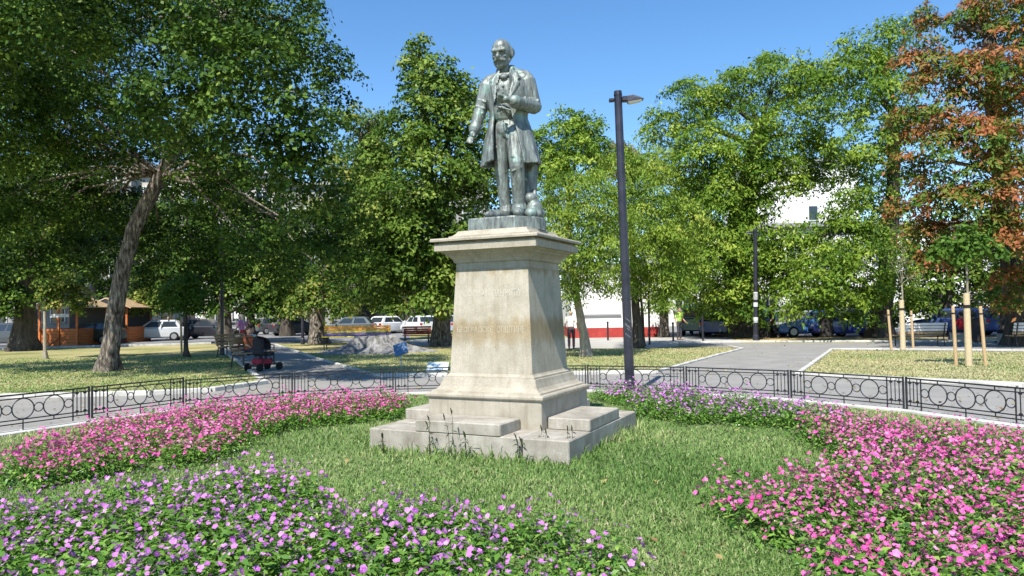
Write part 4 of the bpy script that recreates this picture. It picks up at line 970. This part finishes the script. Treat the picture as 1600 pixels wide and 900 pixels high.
weed(672, 716, .42, 'dark leggy weed before the left step slab'); weed(700, 722, .55, 'tallest seeding weed in front of the front step block'); weed(730, 722, .3, 'small weed before the middle of the front step')
weed(600, 712, .22, 'little dark weed by the left end of the steps'); weed(812, 724, .25, 'weed at the front corner joint of the steps'); weed(850, 722, .32, 'dark weed before the corner slab'); weed(893, 722, .35, 'weed at the right corner of the steps')

# ------------------------------------------------------------------ buildings in the background
wall_white = mat('white_render', (.74, .73, .70), (.82, .81, .79), 1.5, .85)
wall_red = mat('red_plinth_paint', (.33, .035, .03), (.42, .06, .05), 2.5, .8)
wall_grey = mat('grey_render', (.24, .235, .23), (.34, .33, .31), .7, .9)
wall_beige = mat('beige_render', (.42, .39, .33), (.5, .46, .4), .7, .9)
glass = mat('window_glass', (.03, .04, .05), rough=.08, spec=.6)
frame_w = mat('window_frame', (.62, .62, .6), rough=.5)
roof_m = mat('roof_tile', (.2, .09, .06), (.3, .14, .1), 3, .9)
ledge_m = mat('ledge', (.32, .32, .33), rough=.8)
door_m = mat('dark_door', (.05, .045, .045), rough=.6)
def building(name, label, x0, x1, Y, depth, H, wm, floors, cols, win=(1.2, 1.7), base_z=1.2, fh=3.6, rz=0, group='houses across the street', plinth=None, door_at=None):
    t = thing(name, label, 'building', ((x0 + x1) / 2, Y, 0), rz, group); W = x1 - x0
    MB().box((0, depth / 2, H / 2), (W, depth, H)).build('wall', wm, t)
    if plinth: MB().box((0, depth / 2 - .06, plinth / 2), (W + .1, depth, plinth)).build('plinth', ledge_m, t)
    MB().box((0, depth / 2 - .2, H + .15), (W + .5, depth + .5, .3)).build('cornice', ledge_m, t)
    if floors:
        ww, wh = win
        fm = MB(); 
        for s in (-1, 1): fm.box((s * (ww / 2 + .05), 0, 0), (.1, .12, wh + .2))
        fm.box((0, 0, wh / 2 + .05), (ww, .12, .1)); fm.box((0, 0, 0), (.07, .09, wh)); fm.box((0, 0, wh * .2), (ww, .09, .06)); fme = fm.mesh('window'); fme.materials.append(frame_w)
        pm = MB().box((0, .03, 0), (ww, .04, wh)).mesh('pane'); pm.materials.append(glass)
        sm = MB().box((0, -.08, -wh / 2 - .08), (ww + .4, .28, .1)).mesh('sill'); sm.materials.append(ledge_m)
        for f in range(floors):
            for c in range(cols):
                x = -W / 2 + W * (c + .5) / cols; z = base_z + f * fh + wh / 2
                if f == 0 and door_at and c in door_at:
                    MB().box((x, -.03, 1.3), (1.5, .1, 2.6)).build('door', door_m, t); continue
                w = link('window', fme, None, t); w.location = (x, -.03, z)
                link('pane', pm, None, w); link('sill', sm, None, w)
    return t
# low white building with red base right of the pedestal
p0, p1 = at(893, 528.5), at(1052, 528.5); Yw = p0.y
t = thing('low_white_building', 'low white building with a red painted base behind the slender trees', 'building', ((p0.x + p1.x) / 2, Yw, 0))
W = p1.x - p0.x; Hh = 4.2
MB().box((0, 4, Hh / 2), (W, 8, Hh)).build('wall', wall_white, t)
MB().box((0, 4 - .03, .3), (W + .08, 8.04, .6)).build('red_base', wall_red, t)
MB().box((-1.0, -.06, 1.38), (2.4, .14, .08)).build('ledge', ledge_m, t); MB().box((0, 4, Hh + .12), (W + .5, 8.5, .24)).build('roof_slab', ledge_m, t)
# white buildings across the street on the right
d = deep(1330, 500, 50)
building('white_building', 'long white building behind the parked cars across the right street', deep(1045, 500, 54).x, deep(1720, 500, 54).x, 54, 12, 7.5, wall_white, 2, 15, (1.1, 1.3), 1.6, 3.4, plinth=.4, door_at=(2, 9))
tb = building('white_block', 'tall white block with one small window seen through a gap in the ash', deep(1180, 400, 70).x, deep(1345, 400, 70).x, 70, 10, 15.5, wall_white, 0, 0)
for px, py in ((1270, 333), (1228, 420), (1290, 415)):
    v = deep(px, py, 70); w = MB().box((v.x - tb.location.x, -.04, v.z), (1.0, .12, 1.5)).build('window', frame_w, tb); MB().box((v.x - tb.location.x, -.09, v.z), (.8, .06, 1.3)).build('pane', glass, w)
# street fronts on the left
building('grey_house', 'grey four-storey house with pale window frames behind the kiosks', deep(-160, 500, 68).x, deep(205, 500, 68).x, 68, 12, 16.5, wall_grey, 4, 8, (1.2, 1.9), 1.4, 3.9, plinth=.8, door_at=(4,))
building('beige_house', 'shaded beige street house behind the trees left of the shaded path', deep(206, 500, 69).x, deep(430, 500, 69).x, 69, 12, 15, wall_beige, 4, 6, (1.2, 1.9), 1.2, 3.6, plinth=.8, door_at=(2,))
building('grey_house', 'grey house with white shop doors behind the parked cars left of the pedestal', deep(431, 500, 70).x, deep(760, 500, 70).x, 70, 12, 14, wall_grey, 3, 8, (1.6, 2.2), 1.2, 4.2, plinth=.6, door_at=(1, 3))

# ------------------------------------------------------------------ wooden kiosks
orange = mat('orange_wood', (.45, .12, .025), (.6, .19, .05), 5, .6, .2, 20, stretch=(.4, 4, 4))
canvas = mat('white_canvas', (.72, .71, .69), (.8, .79, .77), 2, .8)
tan_wood = mat('tan_wood', (.3, .2, .1), (.42, .3, .17), 4, .8, .2, 20)
def kiosk(label, px, py, w, dpt=3.0, rz=0):
    b = at(px, py); t = thing('wooden_kiosk', label, 'kiosk', b, rz, 'orange wooden kiosks by the street')
    for k in range(6): MB().box((0, 0, .12 + .17 * k), (w, .05, .155)).build('board', orange, t)
    for s in (-1, 1):
        for k in range(6): MB().box((s * w / 2, dpt / 2, .12 + .17 * k), (.05, dpt - .08, .155)).build('board', orange, t)
        MB().box((s * (w / 2 - .02), -.07, 1.25), (.12, .08, 2.5)).build('post', orange, t); MB().box((s * (w / 2 - .02), dpt + .05, 1.25), (.12, .1, 2.5)).build('post', orange, t)
    MB().box((0, -.07, 1.3), (.13, .08, 2.6)).build('post', orange, t)
    MB().tube([(0, -.1, .5), (-.45, -.3, .02)], .06, 6).build('brace', orange, t)
    MB().box((0, dpt, 1.3), (w, .06, 2.5)).build('back_wall', door_m, t)
    MB().box((.1, -.12, 1.85), (w * .5, .03, .2)).build('sign_board', canvas, t)
    for s in (-1, 1):
        V = [(s * (w / 2 + .5), -.5, 2.3), (s * .004, -.5, 2.95), (s * .004, dpt + .3, 2.95), (s * (w / 2 + .5), dpt + .3, 2.3)]; V += [(x, y, z + .06) for x, y, z in V]
        MB().add(V, [(0, 1, 2, 3), (7, 6, 5, 4), (0, 4, 5, 1), (1, 5, 6, 2), (2, 6, 7, 3), (3, 7, 4, 0)]).build('roof_panel', canvas if s < 0 else tan_wood, t)
        MB().tube([(s * (w / 2 + .5), -.53, 2.28), (0, -.53, 2.93)], .05, 4).build('barge_board', tan_wood, t)
    return t
kiosk('orange wooden kiosk with pitched canopy left of the leaning trunk', 92, 541, 2.3)
kiosk('orange wooden kiosk half hidden by the leaning trunk', 172, 536, 2.3)

# ------------------------------------------------------------------ cars
tyre_m = mat('tyre', (.015, .015, .015), rough=.85); rim_m = mat('rim', (.45, .45, .46), rough=.35, metal=.7)
tail_m = mat('tail_light', (.4, .02, .02), rough=.25); head_m = mat('head_light', (.75, .76, .78), rough=.15)
def car(label, pos, heading, col, van=False, group='parked cars'):
    cm = mat('car_paint', col, rough=.3, spec=.5, coat=.6)
    t = thing('parked_car', label, 'car', pos, heading, group)
    Lh = 2.1; w = .86
    # lower body: stations front (+x) to rear
    if van: prof = [(2.15, .35, .62), (2.1, .28, .85), (1.7, .26, 1.0), (1.25, .25, 1.08), (.2, .25, 1.1), (-1.2, .25, 1.1), (-2.0, .28, 1.1), (-2.15, .36, 1.0)]
    else: prof = [(2.08, .36, .58), (2.02, .26, .72), (1.6, .22, .84), (1.0, .2, .93), (.2, .2, .95), (-1.0, .2, .97), (-1.75, .24, .98), (-2.0, .34, .92)]
    V = []; F = []; n = 10
    for i, (x, zb, zt) in enumerate(prof):
        k = (.86 if i in (0, len(prof) - 1) else .96 if i in (1, len(prof) - 2) else 1) * w; mid = (zb + zt) / 2
        V += [(x, -k * .9, zb), (x, -k, zb + .1), (x, -k, mid), (x, -k * .98, zt - .08), (x, -k * .9, zt), (x, k * .9, zt), (x, k * .98, zt - .08), (x, k, mid), (x, k, zb + .1), (x, k * .9, zb)]
    for i in range(len(prof) - 1):
        for j in range(n): F.append((i * n + j, i * n + (j + 1) % n, (i + 1) * n + (j + 1) % n, (i + 1) * n + j))
    F += [tuple(range(n - 1, -1, -1)), tuple((len(prof) - 1) * n + j for j in range(n))]
    b = MB().add(V, F)
    # cabin
    hz = 1.85 if van else 1.46; zb = 1.07 if van else .93
    base = (1.25, -2.02) if van else (.95, -1.85); top = (.55, -1.95) if van else (.2, -1.35)
    def ringc(xf, xr, k, z): return [(xf, -k, z), (xf, k, z), (xr, k, z), (xr, -k, z)]
    rs = [ringc(base[0], base[1], w * .93, zb - .03), ringc(top[0] + .08, top[1] - .08, w * .76, hz - .07), ringc(top[0] - .1, top[1] + .1, w * .66, hz)]
    b.add(sum(rs, []), [(0, 1, 5, 4), (1, 2, 6, 5), (2, 3, 7, 6), (3, 0, 4, 7), (4, 5, 9, 8), (5, 6, 10, 9), (6, 7, 11, 10), (7, 4, 8, 11), (8, 9, 10, 11)])
    body = b.build('body', cm, t)
    def lerp3(u, v, k): return Vector(u).lerp(Vector(v), k)
    def pane(q, nm, off):   # q: 4 corners, pushed out along off
        V = [Vector(p) + Vector(off) for p in q]; MB().add(V, [(0, 1, 2, 3)]).build(nm, glass, t)
    lo, hi = rs[0], rs[1]
    for s, (fi, ri) in ((-1, (0, 3)), (1, (1, 2))):
        def pt(u, v): return lerp3(lerp3(lo[fi], lo[ri], u), lerp3(hi[fi], hi[ri], u), v)
        cuts = ((.06, .46), (.5, .9)) if not van else ((.08, .4), (.44, .92))
        for u0, u1 in cuts: pane([pt(u0 + .02, .14), pt(u1, .14), pt(u1, .9), pt(u0 + .02, .9)], 'side_window', (0, s * .006, .003))
    def quad(a, b_, c_, d_, off, nm):
        P = lambda u, v: lerp3(lerp3(a, b_, u), lerp3(d_, c_, u), v)
        pane([P(.08, .12), P(.92, .12), P(.92, .92), P(.08, .92)], nm, off)
    quad(lo[0], lo[1], hi[1], hi[0], (.006, 0, .004), 'windscreen'); quad(lo[3], lo[2], hi[2], hi[3], (-.006, 0, .004), 'rear_window')
    for x in (1.3, -1.3):
        for s in (-1, 1):
            wh = MB().tube([(x, s * (w - .16), .31), (x, s * (w - .02), .31), (x, s * (w + .012), .31)], [.31, .31, .27], 18).build('wheel', tyre_m, t)
            MB().tube([(x, s * (w - .0), .31), (x, s * (w + .02), .31)], [.2, .18], 14).build('rim', rim_m, wh)
    for s in (-1, 1):
        MB().box((prof[0][0] - .06, s * .58, prof[0][2] + .05), (.14, .34, .13), bev=.03).build('headlight', head_m, t)
        MB().box((prof[-1][0] + .04, s * .66, prof[-1][2] - .12), (.1, .22, .2), bev=.03).build('tail_light', tail_m, t)
        MB().box((base[0] - .18, s * (w + .07), zb + .06), (.12, .16, .11), bev=.03).build('mirror', cm, t)
    MB().box((prof[0][0] - .01, 0, .42), (.1, 1.3, .14), bev=.02).build('bumper', tyre_m, t)
    return t
PI = math.pi
car('white hatchback on the street left of the young round tree', at(243, 532.5), PI + .3, (.5, .52, .54))
car('dark grey car parked beyond the seated people', at(462, 524), .6, (.05, .055, .06)); car('silver scooter-side car under the trees left of the far lamp', at(428, 522), .9, (.08, .09, .1))
car('white car parked behind the painted bench', at(610, 521), 1.0, (.72, .73, .75)); car('white saloon parked left of the thick trunk by the pedestal', at(655, 521.5), 2.1, (.7, .72, .73)); car('pale blue-grey car just left of the pedestal', at(712, 522), 1.2, (.3, .36, .45))
car('teal van parked beside the low white building', at(1094, 523), 1.15, (.06, .22, .24), True); car('dark blue car before the thick ash trunk', at(1121, 525.5), 1.2, (.03, .07, .22))
car('pale green car behind the far lamp post', at(1205, 522), 1.0, (.34, .45, .4)); car('bright blue car behind the straw verge left of the bin', at(1268, 526), PI, (.05, .15, .42)); car('dark blue car behind the straw verge right of the bin', at(1322, 526), PI, (.03, .05, .28))
car('red car behind the small street tree before the white building', at(1252, 517), 0, (.3, .03, .03)); car('navy car behind the bench right of the twiggy sapling', at(1490, 524), 2.2, (.04, .07, .2)); car('dark blue car beyond the right stake', at(1556, 524), 2.2, (.05, .09, .25))
car('dark car under the trees at the far left edge', at(10, 541), PI, (.05, .055, .06)); car('dark green car behind the leaning trunk kiosks', at(140, 538), PI, (.03, .05, .04)); car('black car in the shade by the traffic signs', at(325, 529), 0, (.02, .02, .025)); car('dark car behind the left end of the painted bench', at(545, 525), PI, (.08, .1, .1))

# ------------------------------------------------------------------ benches
slat_col = {'wood': tan_wood, 'pale': mat('painted_sun_slat', (.62, .6, .56), (.72, .7, .67), 6, .7), 'orange': mat('orange_slat', (.7, .3, .04), (.78, .38, .08), 6, .6), 'yellow': mat('yellow_slat', (.75, .55, .06), (.8, .62, .12), 6, .6), 'purple': mat('violet_slat', (.18, .13, .4), (.25, .2, .5), 6, .6), 'red': mat('red_slat', (.4, .07, .05), (.5, .1, .08), 6, .6)}  # 'pale' paints bright sunlight into the upper back slats
def bench(label, pos, rz, w=1.9, seat=.45, cols=('wood',) * 7, group='park benches', sc=1.0):
    t = thing('park_bench', label, 'bench', pos, rz, group); t.scale = (sc, sc, sc)
    for k in range(3): MB().box((0, -.05 - .14 * k, seat), (w, .12, .04), bev=.008).build('slat', slat_col[cols[k % len(cols)]], t)
    for k in range(4):
        z = seat + .1 + .115 * k; MB().box((0, .06 + .035 * k, z), (w, .035, .095), bev=.008).build('slat', slat_col[cols[(k + 3) % len(cols)]], t)
    for s in (-1, 1):
        x = s * (w / 2 - .12)
        MB().tube([(x, -.36, 0), (x, -.34, seat - .03)], .025, 6).build('leg', iron, t); MB().tube([(x, .14, 0), (x, .05, seat - .03), (x, .11, seat + .1), (x, .21, seat + .48)], .024, 6).build('leg', iron, t)
        MB().tube([(x, -.36, seat - .035), (x, .06, seat - .035)], .022, 6).build('seat_bracket', iron, t)
        MB().tube([(x, -.35, seat), (x, -.36, seat + .2), (x, -.2, seat + .23), (x, .1, seat + .2)], .02, 6).build('armrest', iron, t)
    return t
bench('park bench with sunlight painted on its back behind the twiggy sapling', at(1440, 541.5), PI, 1.95, cols=('wood', 'wood', 'wood', 'wood', 'pale', 'pale', 'pale'))
bench('park bench with painted sunlight on its back, cut by the photo edge near the chestnut trunk', at(1622, 543), PI, 1.95, cols=('wood', 'wood', 'wood', 'wood', 'pale', 'pale', 'pale'))
bench('wooden bench where two people sit beside the shaded path', at(391, 572), R(72), 1.8); bench('empty dark bench beyond the seated people', at(364, 558), R(72), 1.8)
bench('oversized bench painted orange yellow and violet on the old stump', (at(572, 543).x, 34.2, .0), 0, 3.1, .62, ('yellow', 'yellow', 'yellow', 'purple', 'yellow', 'orange', 'orange'), sc=1.0)
bench('small red bench between the painted bench and the thick trunk', at(652, 537), 0, 1.5, cols=('red',) * 7)

# ------------------------------------------------------------------ old stump, signs, bin, bollards
stump_m = mat('grey_stump', (.09, .085, .08), (.30, .29, .28), 5, .95, .8, 12, stretch=(1, 1, .4))
b = at(578, 553); b.y += 1.0
sp = thing('old_tree_stump', 'broad grey stump with spreading roots in front of the painted bench', 'stump', (b.x, b.y, 0))
V = []; F = []; n = 60; prof = [(2.35, -.05), (1.9, .06), (1.5, .17), (1.15, .30), (.92, .45), (.82, .58), (.78, .66), (.6, .63), (.2, .6)]
for i, (r, z) in enumerate(prof):
    for j in range(n):
        a = 2 * math.pi * j / n; k = 1 + (.22 * math.sin(5 * a + .5) + .12 * math.sin(11 * a + 1) + .06 * math.sin(23 * a)) * (1 - .07 * i) + random.uniform(-.03, .03)
        V.append((r * k * math.cos(a), r * k * .7 * math.sin(a), z * (1 + .1 * math.sin(7 * a)) + (random.uniform(-.02, .03) if i else 0)))
for i in range(len(prof) - 1):
    for j in range(n): F.append((i * n + j, i * n + (j + 1) % n, (i + 1) * n + (j + 1) % n, (i + 1) * n + j))
F.append(tuple((len(prof) - 1) * n + j for j in range(n)))
MB().add(V, F).build('root_flare', stump_m, sp)
blue_sign = mat('blue_board', (.05, .12, .24), (.10, .2, .33), 8, .4); pale_board = mat('pale_board', (.45, .55, .58), (.6, .68, .7), 10, .4); steel = mat('steel', (.4, .4, .41), rough=.4, metal=.6)
b = at(627, 575); t = thing('information_sign', 'small tilted blue information board on a thin steel post', 'sign', b)
MB().tube([(0, 0, -.05), (0, .02, .5)], .022, 8).build('post', steel, t)
M_ = Matrix.Translation((-.02, .06, .57)) @ Matrix.Rotation(R(-18), 4, 'Y') @ Matrix.Rotation(R(55), 4, 'X'); MB().box((0, 0, 0), (.42, .42, .03), M=M_).build('board', blue_sign, t)
b = at(684, 583); t = thing('information_sign', 'low pale slanted plaque on the grass left of the pedestal', 'sign', b)
M_ = Matrix.Translation((0, 0, .17)) @ Matrix.Rotation(R(24), 4, 'X'); MB().box((0, 0, 0), (.58, .5, .03), M=M_).build('board', pale_board, t)
for s in (-1, 1): MB().box((s * .22, .12, .1), (.04, .04, .24)).build('leg', steel, t); MB().box((s * .22, -.16, .02), (.04, .04, .12)).build('leg', steel, t)
b = at(1291, 527.5); t = thing('litter_bin', 'black litter bin on the straw verge between the blue cars', 'bin', b)
MB().tube([(0, 0, 0), (0, 0, .08), (0, 0, 1.05), (0, 0, 1.1)], [.3, .34, .36, .34], 12).build('barrel', door_m, t); MB().tube([(0, 0, 1.1), (0, 0, 1.16)], [.38, .36], 12).build('rim_hood', iron, t)
b = at(1527, 535); t = thing('litter_bin', 'tall dark bin beyond the broad-leaved sapling', 'bin', b)
MB().tube([(0, 0, 0), (0, 0, 1.0)], [.28, .32], 12).build('barrel', door_m, t); MB().tube([(0, 0, 1.0), (0, 0, 1.1)], [.35, .3], 12).build('rim_hood', iron, t)
def bollard(px, py, h, lab):
    t = thing('bollard', lab, 'bollard', at(px, py), 0, 'thin black bollards on the pavement'); MB().tube([(0, 0, 0), (0, 0, h)], .05, 8).build('shaft', iron, t); MB().tube([(0, 0, h), (0, 0, h + .05), (0, 0, h + .09)], [.065, .065, .02], 8).build('cap', iron, t)
bollard(950, 532, .95, 'black bollard before the red base left of the tall lamp'); bollard(1052, 533.5, .9, 'short bollard at the corner of the low white building'); bollard(1098.5, 533, 1.2, 'black bollard in front of the teal van'); bollard(1015, 539, 2.0, 'tall thin black post right of the tree behind the lamp'); bollard(363, 541, .9, 'black bollard at the far end of the shaded path')
def road_sign(px, py, h, lab, sq_):
    t = thing('traffic_sign', lab, 'traffic sign', at(px, py), 0, 'traffic signs on the left street'); MB().tube([(0, 0, 0), (0, 0, h)], .035, 8).build('post', steel, t)
    MB().box((0.12, -.05, h - .35), (.55, .03, .6), bev=.008).build('plate', white_paint, t)
    if sq_: MB().tube([(.12, -.05, h + .25), (.12, -.085, h + .25)], .3, 18).build('disc', white_paint, t)
road_sign(309, 528, 2.2, 'white traffic sign with a round plate behind the young round tree', True); road_sign(369, 525, 2.1, 'white rectangular traffic sign by the walking woman', False)
# pale street light over the white hatchback
t = thing('street_light', 'slim pale street light with double arm behind the white hatchback', 'street light', at(242, 527)); MB().tube([(0, 0, 0), (0, 0, 3.4)], .06, 8).build('pole', steel, t)
for z in (3.35, 2.85): MB().box((.45, 0, z), (1.0, .2, .1), bev=.02).build('arm', white_paint, t)

# ------------------------------------------------------------------ people
skin = mat('skin', (.45, .27, .19), rough=.6)
def person(label, pos, rz, H, pose, top, legs, hair, shoes=(.05, .04, .04), long_hair=False, extra=None, sleeves=True):
    """figure facing -y, modelled 1.75 m tall then scaled"""
    t = thing('person', label, 'person', pos, rz, 'people in the park'); k = H / 1.75; t.scale = (k, k, k)
    hip = .93 if pose != 'sit' else .52
    J = {}
    dz = hip - .93
    J['pel'] = Vector((0, 0, hip)); lean = {'walk': -.05, 'sit': .03}.get(pose, 0)
    J['chest'] = Vector((0, lean, 1.30 + dz)); J['neck'] = Vector((0, lean * 1.2, 1.47 + dz)); J['head'] = Vector((0, lean * 1.4 - .02, 1.63 + dz))
    if pose == 'walk': kn = [(-.1, -.2, .5), (.1, .02, .48)]; an = [(-.1, -.28, .09), (.1, .32, .14)]; el = [(-.27, .1, 1.14), (.27, -.1, 1.14)]; wr = [(-.28, .02, .90), (.28, -.26, .94)]
    elif pose == 'sit': kn = [(-.11, -.45, .5), (.11, -.45, .5)]; an = [(-.12, -.42, .09), (.12, -.5, .09)]; el = [(-.25, -.08, 1.14 + dz), (.25, -.08, 1.14 + dz)]; wr = [(-.14, -.3, 1.05 + dz), (.14, -.3, 1.05 + dz)]
    else: kn = [(-.1, -.02, .5), (.1, .0, .5)]; an = [(-.1, .03, .09), (.1, .03, .09)]; el = [(-.27, .02, 1.14), (.27, .03, 1.14)]; wr = [(-.28, -.05, .89), (.25, -.2, .97)]
    sh = [Vector((-.19, lean, 1.40 + dz)), Vector((.19, lean, 1.40 + dz))]; hp = [Vector((-.09, 0, hip - .02)), Vector((.09, 0, hip - .02))]
    kn = [Vector(v) for v in kn]; an = [Vector(v) for v in an]; el = [Vector(v) for v in el]; wr = [Vector(v) for v in wr]
    b = MB(); b.ell(J['head'], (.078, .098, .118)); b.ell(J['head'] + Vector((0, -.03, -.05)), (.06, .07, .07)); b.caps(J['neck'] - Vector((0, 0, .03)), J['head'] - Vector((0, 0, .06)), .055, .05)
    b.caps(J['head'] + Vector((0, -.095, .0)), J['head'] + Vector((0, -.112, -.025)), .012, .016, 6)
    for s in (-1, 1): b.ell(J['head'] + Vector((s * .08, 0, -.01)), (.014, .022, .03), nu=8, nv=6)
    b.ell(J['chest'], (.155, .10, .17)); b.ell(J['pel'] + Vector((0, 0, .03)), (.145, .10, .13)); b.ell((J['pel'] + J['chest']) / 2, (.13, .09, .2)); b.caps(sh[0], sh[1], .055, .055)
    for i in (0, 1):
        b.caps(hp[i], kn[i], .078, .055); b.caps(kn[i], an[i], .053, .036); b.caps(an[i], an[i] + Vector((0, -.15, -.05)), .036, .03)
        b.caps(sh[i], el[i], .048, .038); b.caps(el[i], wr[i], .037, .027)
        d = (wr[i] - el[i]).normalized(); pc = wr[i] + d * .05; b.ell(pc, (.03, .035, .045), nu=10, nv=8)
        for f in range(4): q = pc + d * .035 + Vector((0, (f - 1.5) * .018, 0)); b.caps(q, q + d * (.045 + .01 * (f in (1, 2))) + Vector((0, -.012, 0)), .0095, .008, 6)
        b.caps(pc + Vector((0, -.03, 0)), pc + Vector((0, -.055, 0)) + d * .035, .011, .009, 6)
    link('body', remeshed(b, 'body', .012, 2), skin, t, True)
    c = MB(); c.ell(J['chest'], (.175, .118, .19)); c.ell((J['pel'] + J['chest']) / 2 + Vector((0, 0, -.02)), (.158, .112, .26)); c.caps(sh[0], sh[1], .07, .07); c.caps(J['neck'] - Vector((0, 0, .06)), J['neck'] - Vector((0, 0, .02)), .075, .065)
    if sleeves:
        for i in (0, 1): c.caps(sh[i], sh[i].lerp(el[i], .75), .066, .058)
    tm = mat('shirt', top, tuple(x * .85 for x in top), 8, .85); link('shirt', remeshed(c, 'shirt', .014, 2), tm, t, True)
    c = MB(); c.ell(J['pel'], (.165, .12, .14))
    for i in (0, 1): c.caps(hp[i], kn[i], .092, .07); c.caps(kn[i], kn[i].lerp(an[i], .92), .068, .06)
    link('trousers', remeshed(c, 'trousers', .014, 2), mat('trousers', legs, tuple(x * .7 for x in legs), 8, .85), t, True)
    for i in (0, 1): MB().caps(an[i] + Vector((0, .03, -.045)), an[i] + Vector((0, -.16, -.055)), .042, .036, 10).build('shoe', mat('shoe', shoes, rough=.6), t, True)
    c = MB(); c.ell(J['head'] + Vector((0, .018, .028)), (.088, .1, .108)); 
    if long_hair: c.caps(J['head'] + Vector((0, .06, 0)), J['neck'] + Vector((0, .09, -.12)), .075, .05)
    link('hair', remeshed(c, 'hair', .014, 1), mat('hair', hair, rough=.7), t, True)
    return t
person('elderly person in white shirt and dark trousers walking behind the pedestal', at(893, 546), R(175), 1.66, 'walk', (.72, .66, .62), (.10, .06, .07), (.5, .42, .3))
person('long-haired woman in a pink top and red skirt-like shorts walking left of the path', at(379, 549), R(-100), 1.74, 'walk', (.6, .25, .45), (.5, .06, .06), (.6, .5, .36), long_hair=True)
b1 = at(391, 572)
person('person in a white top and blue jeans seated on the bench by the path', (b1.x - .1, b1.y + .45, 0), R(72), 1.7, 'sit', (.6, .62, .62), (.05, .08, .2), (.04, .025, .02))
person('person in an orange top seated on the bench nearer the path kerb', (b1.x + .05, b1.y - .25, 0), R(72), 1.68, 'sit', (.5, .14, .06), (.06, .07, .1), (.05, .03, .02), long_hair=True)
person('pedestrian in a lime green shirt beside the teal van', at(1062, 531), R(30), 1.75, 'stand', (.42, .6, .12), (.06, .06, .07), (.05, .04, .03))
person('slim dark-clothed pedestrian standing before the white building', at(1208, 529), R(-80), 1.8, 'walk', (.04, .04, .05), (.03, .03, .04), (.03, .02, .02))
person('person in a red shirt sitting beyond the broad-leaved sapling', at(1502, 534), R(200), 1.7, 'sit', (.6, .03, .05), (.04, .05, .1), (.03, .02, .02))
person('dark-clothed person sitting by the edge bench near the chestnut', at(1577, 536), R(185), 1.7, 'sit', (.05, .05, .06), (.04, .04, .05), (.03, .02, .02))
person('person in white standing by the left street behind the hatchback', at(263, 529), R(20), 1.7, 'stand', (.7, .7, .7), (.1, .1, .13), (.05, .04, .03))
for px, py in ((1502, 534), (1577, 536)):     # low seats under the two
    p = at(px, py); t = thing('concrete_block', 'low concrete block under the person in red' if px == 1502 else 'low concrete block under the dark-clothed person', 'block', (p.x, p.y + .02, 0)); MB().box((0, .05, .2), (.7, .42, .4), bev=.02).build('core', concrete, t); MB().box((0, .05, .405), (.74, .46, .006)).build('seat_top', ledge_m, t)
# baby stroller
fab_red = mat('red_fabric', (.3, .02, .04), (.4, .04, .06), 10, .8); fab_dark = mat('dark_fabric', (.02, .02, .025), (.04, .04, .05), 10, .85)
b = at(412, 579); t = thing('baby_stroller', 'baby stroller with dark hood and red basket parked on the shaded path', 'stroller', b, R(150))
for s in (-1, 1):
    MB().tube([(s * .24, -.35, .1), (s * .24, .1, .55), (s * .24, .45, 1.0)], .015, 6).build('frame_tube', iron, t); MB().tube([(s * .24, .35, .12), (s * .24, -.05, .6)], .015, 6).build('frame_tube', iron, t)
    for y in (-.37, .37):
        MB().tube([(s * .26 - .025, y, .12), (s * .26 + .025, y, .12)], .12, 14).build('wheel', tyre_m, t)
MB().tube([(-.24, .45, 1.0), (.24, .45, 1.0)], .018, 6).build('handle', iron, t)
m = MB(); m.box((0, -.02, .5), (.42, .5, .12), bev=.04); m.box((0, .2, .72), (.42, .12, .5), bev=.04); m.build('seat', fab_dark, t); MB().box((0, .05, .28), (.4, .5, .16), bev=.03).build('basket', fab_red, t)
V = []; F = []
for i in range(7):
    a = i / 6 * 1.9
    for j in range(7):
        x = -.23 + .46 * j / 6; rr_ = .33 * (1 - .12 * abs(j - 3) / 3); V.append((x, .22 - rr_ * math.sin(a), .72 + rr_ * math.cos(a) * .95))
for i in range(6):
    for j in range(6): F.append((i * 7 + j, i * 7 + j + 1, i * 7 + 8 + j, i * 7 + 7 + j))
hd = MB().add(V, F).build('hood', fab_dark, t); sm = hd.modifiers.new('s', 'SOLIDIFY'); sm.thickness = .015

# ------------------------------------------------------------------ fallen leaves on lawns and paths
n = 1500; x, y = scatter(n, 8, 34); k = np.hypot(x - RC.x, y - RC.y) > RR + .3; x, y = x[k], y[k]
x2, y2 = scatter(260, 4.6, 15); x = np.concatenate([x, x2]); y = np.concatenate([y, y2])
P = np.stack([x, y, np.full(len(x), .03)], 1); N = np.array([[0, 0, 1.0]]) + rng.normal(size=(len(x), 3)) * .3
V, F = leaves(P, N, np.full(len(x), .075), .6, 0); V[:, 2] = np.maximum(V[:, 2], .018)
dead = leafmat('fallen_leaf', [(.12, .07, .03), (.26, .17, .07), (.42, .33, .14)], .1)
o = link('fallen_leaves', npmesh('fallen_leaves', V, F, tint=rng.random(len(x))), dead); tag(o, 'scattered dry fallen leaves on the lawns and paths', 'leaves', None, 'stuff')
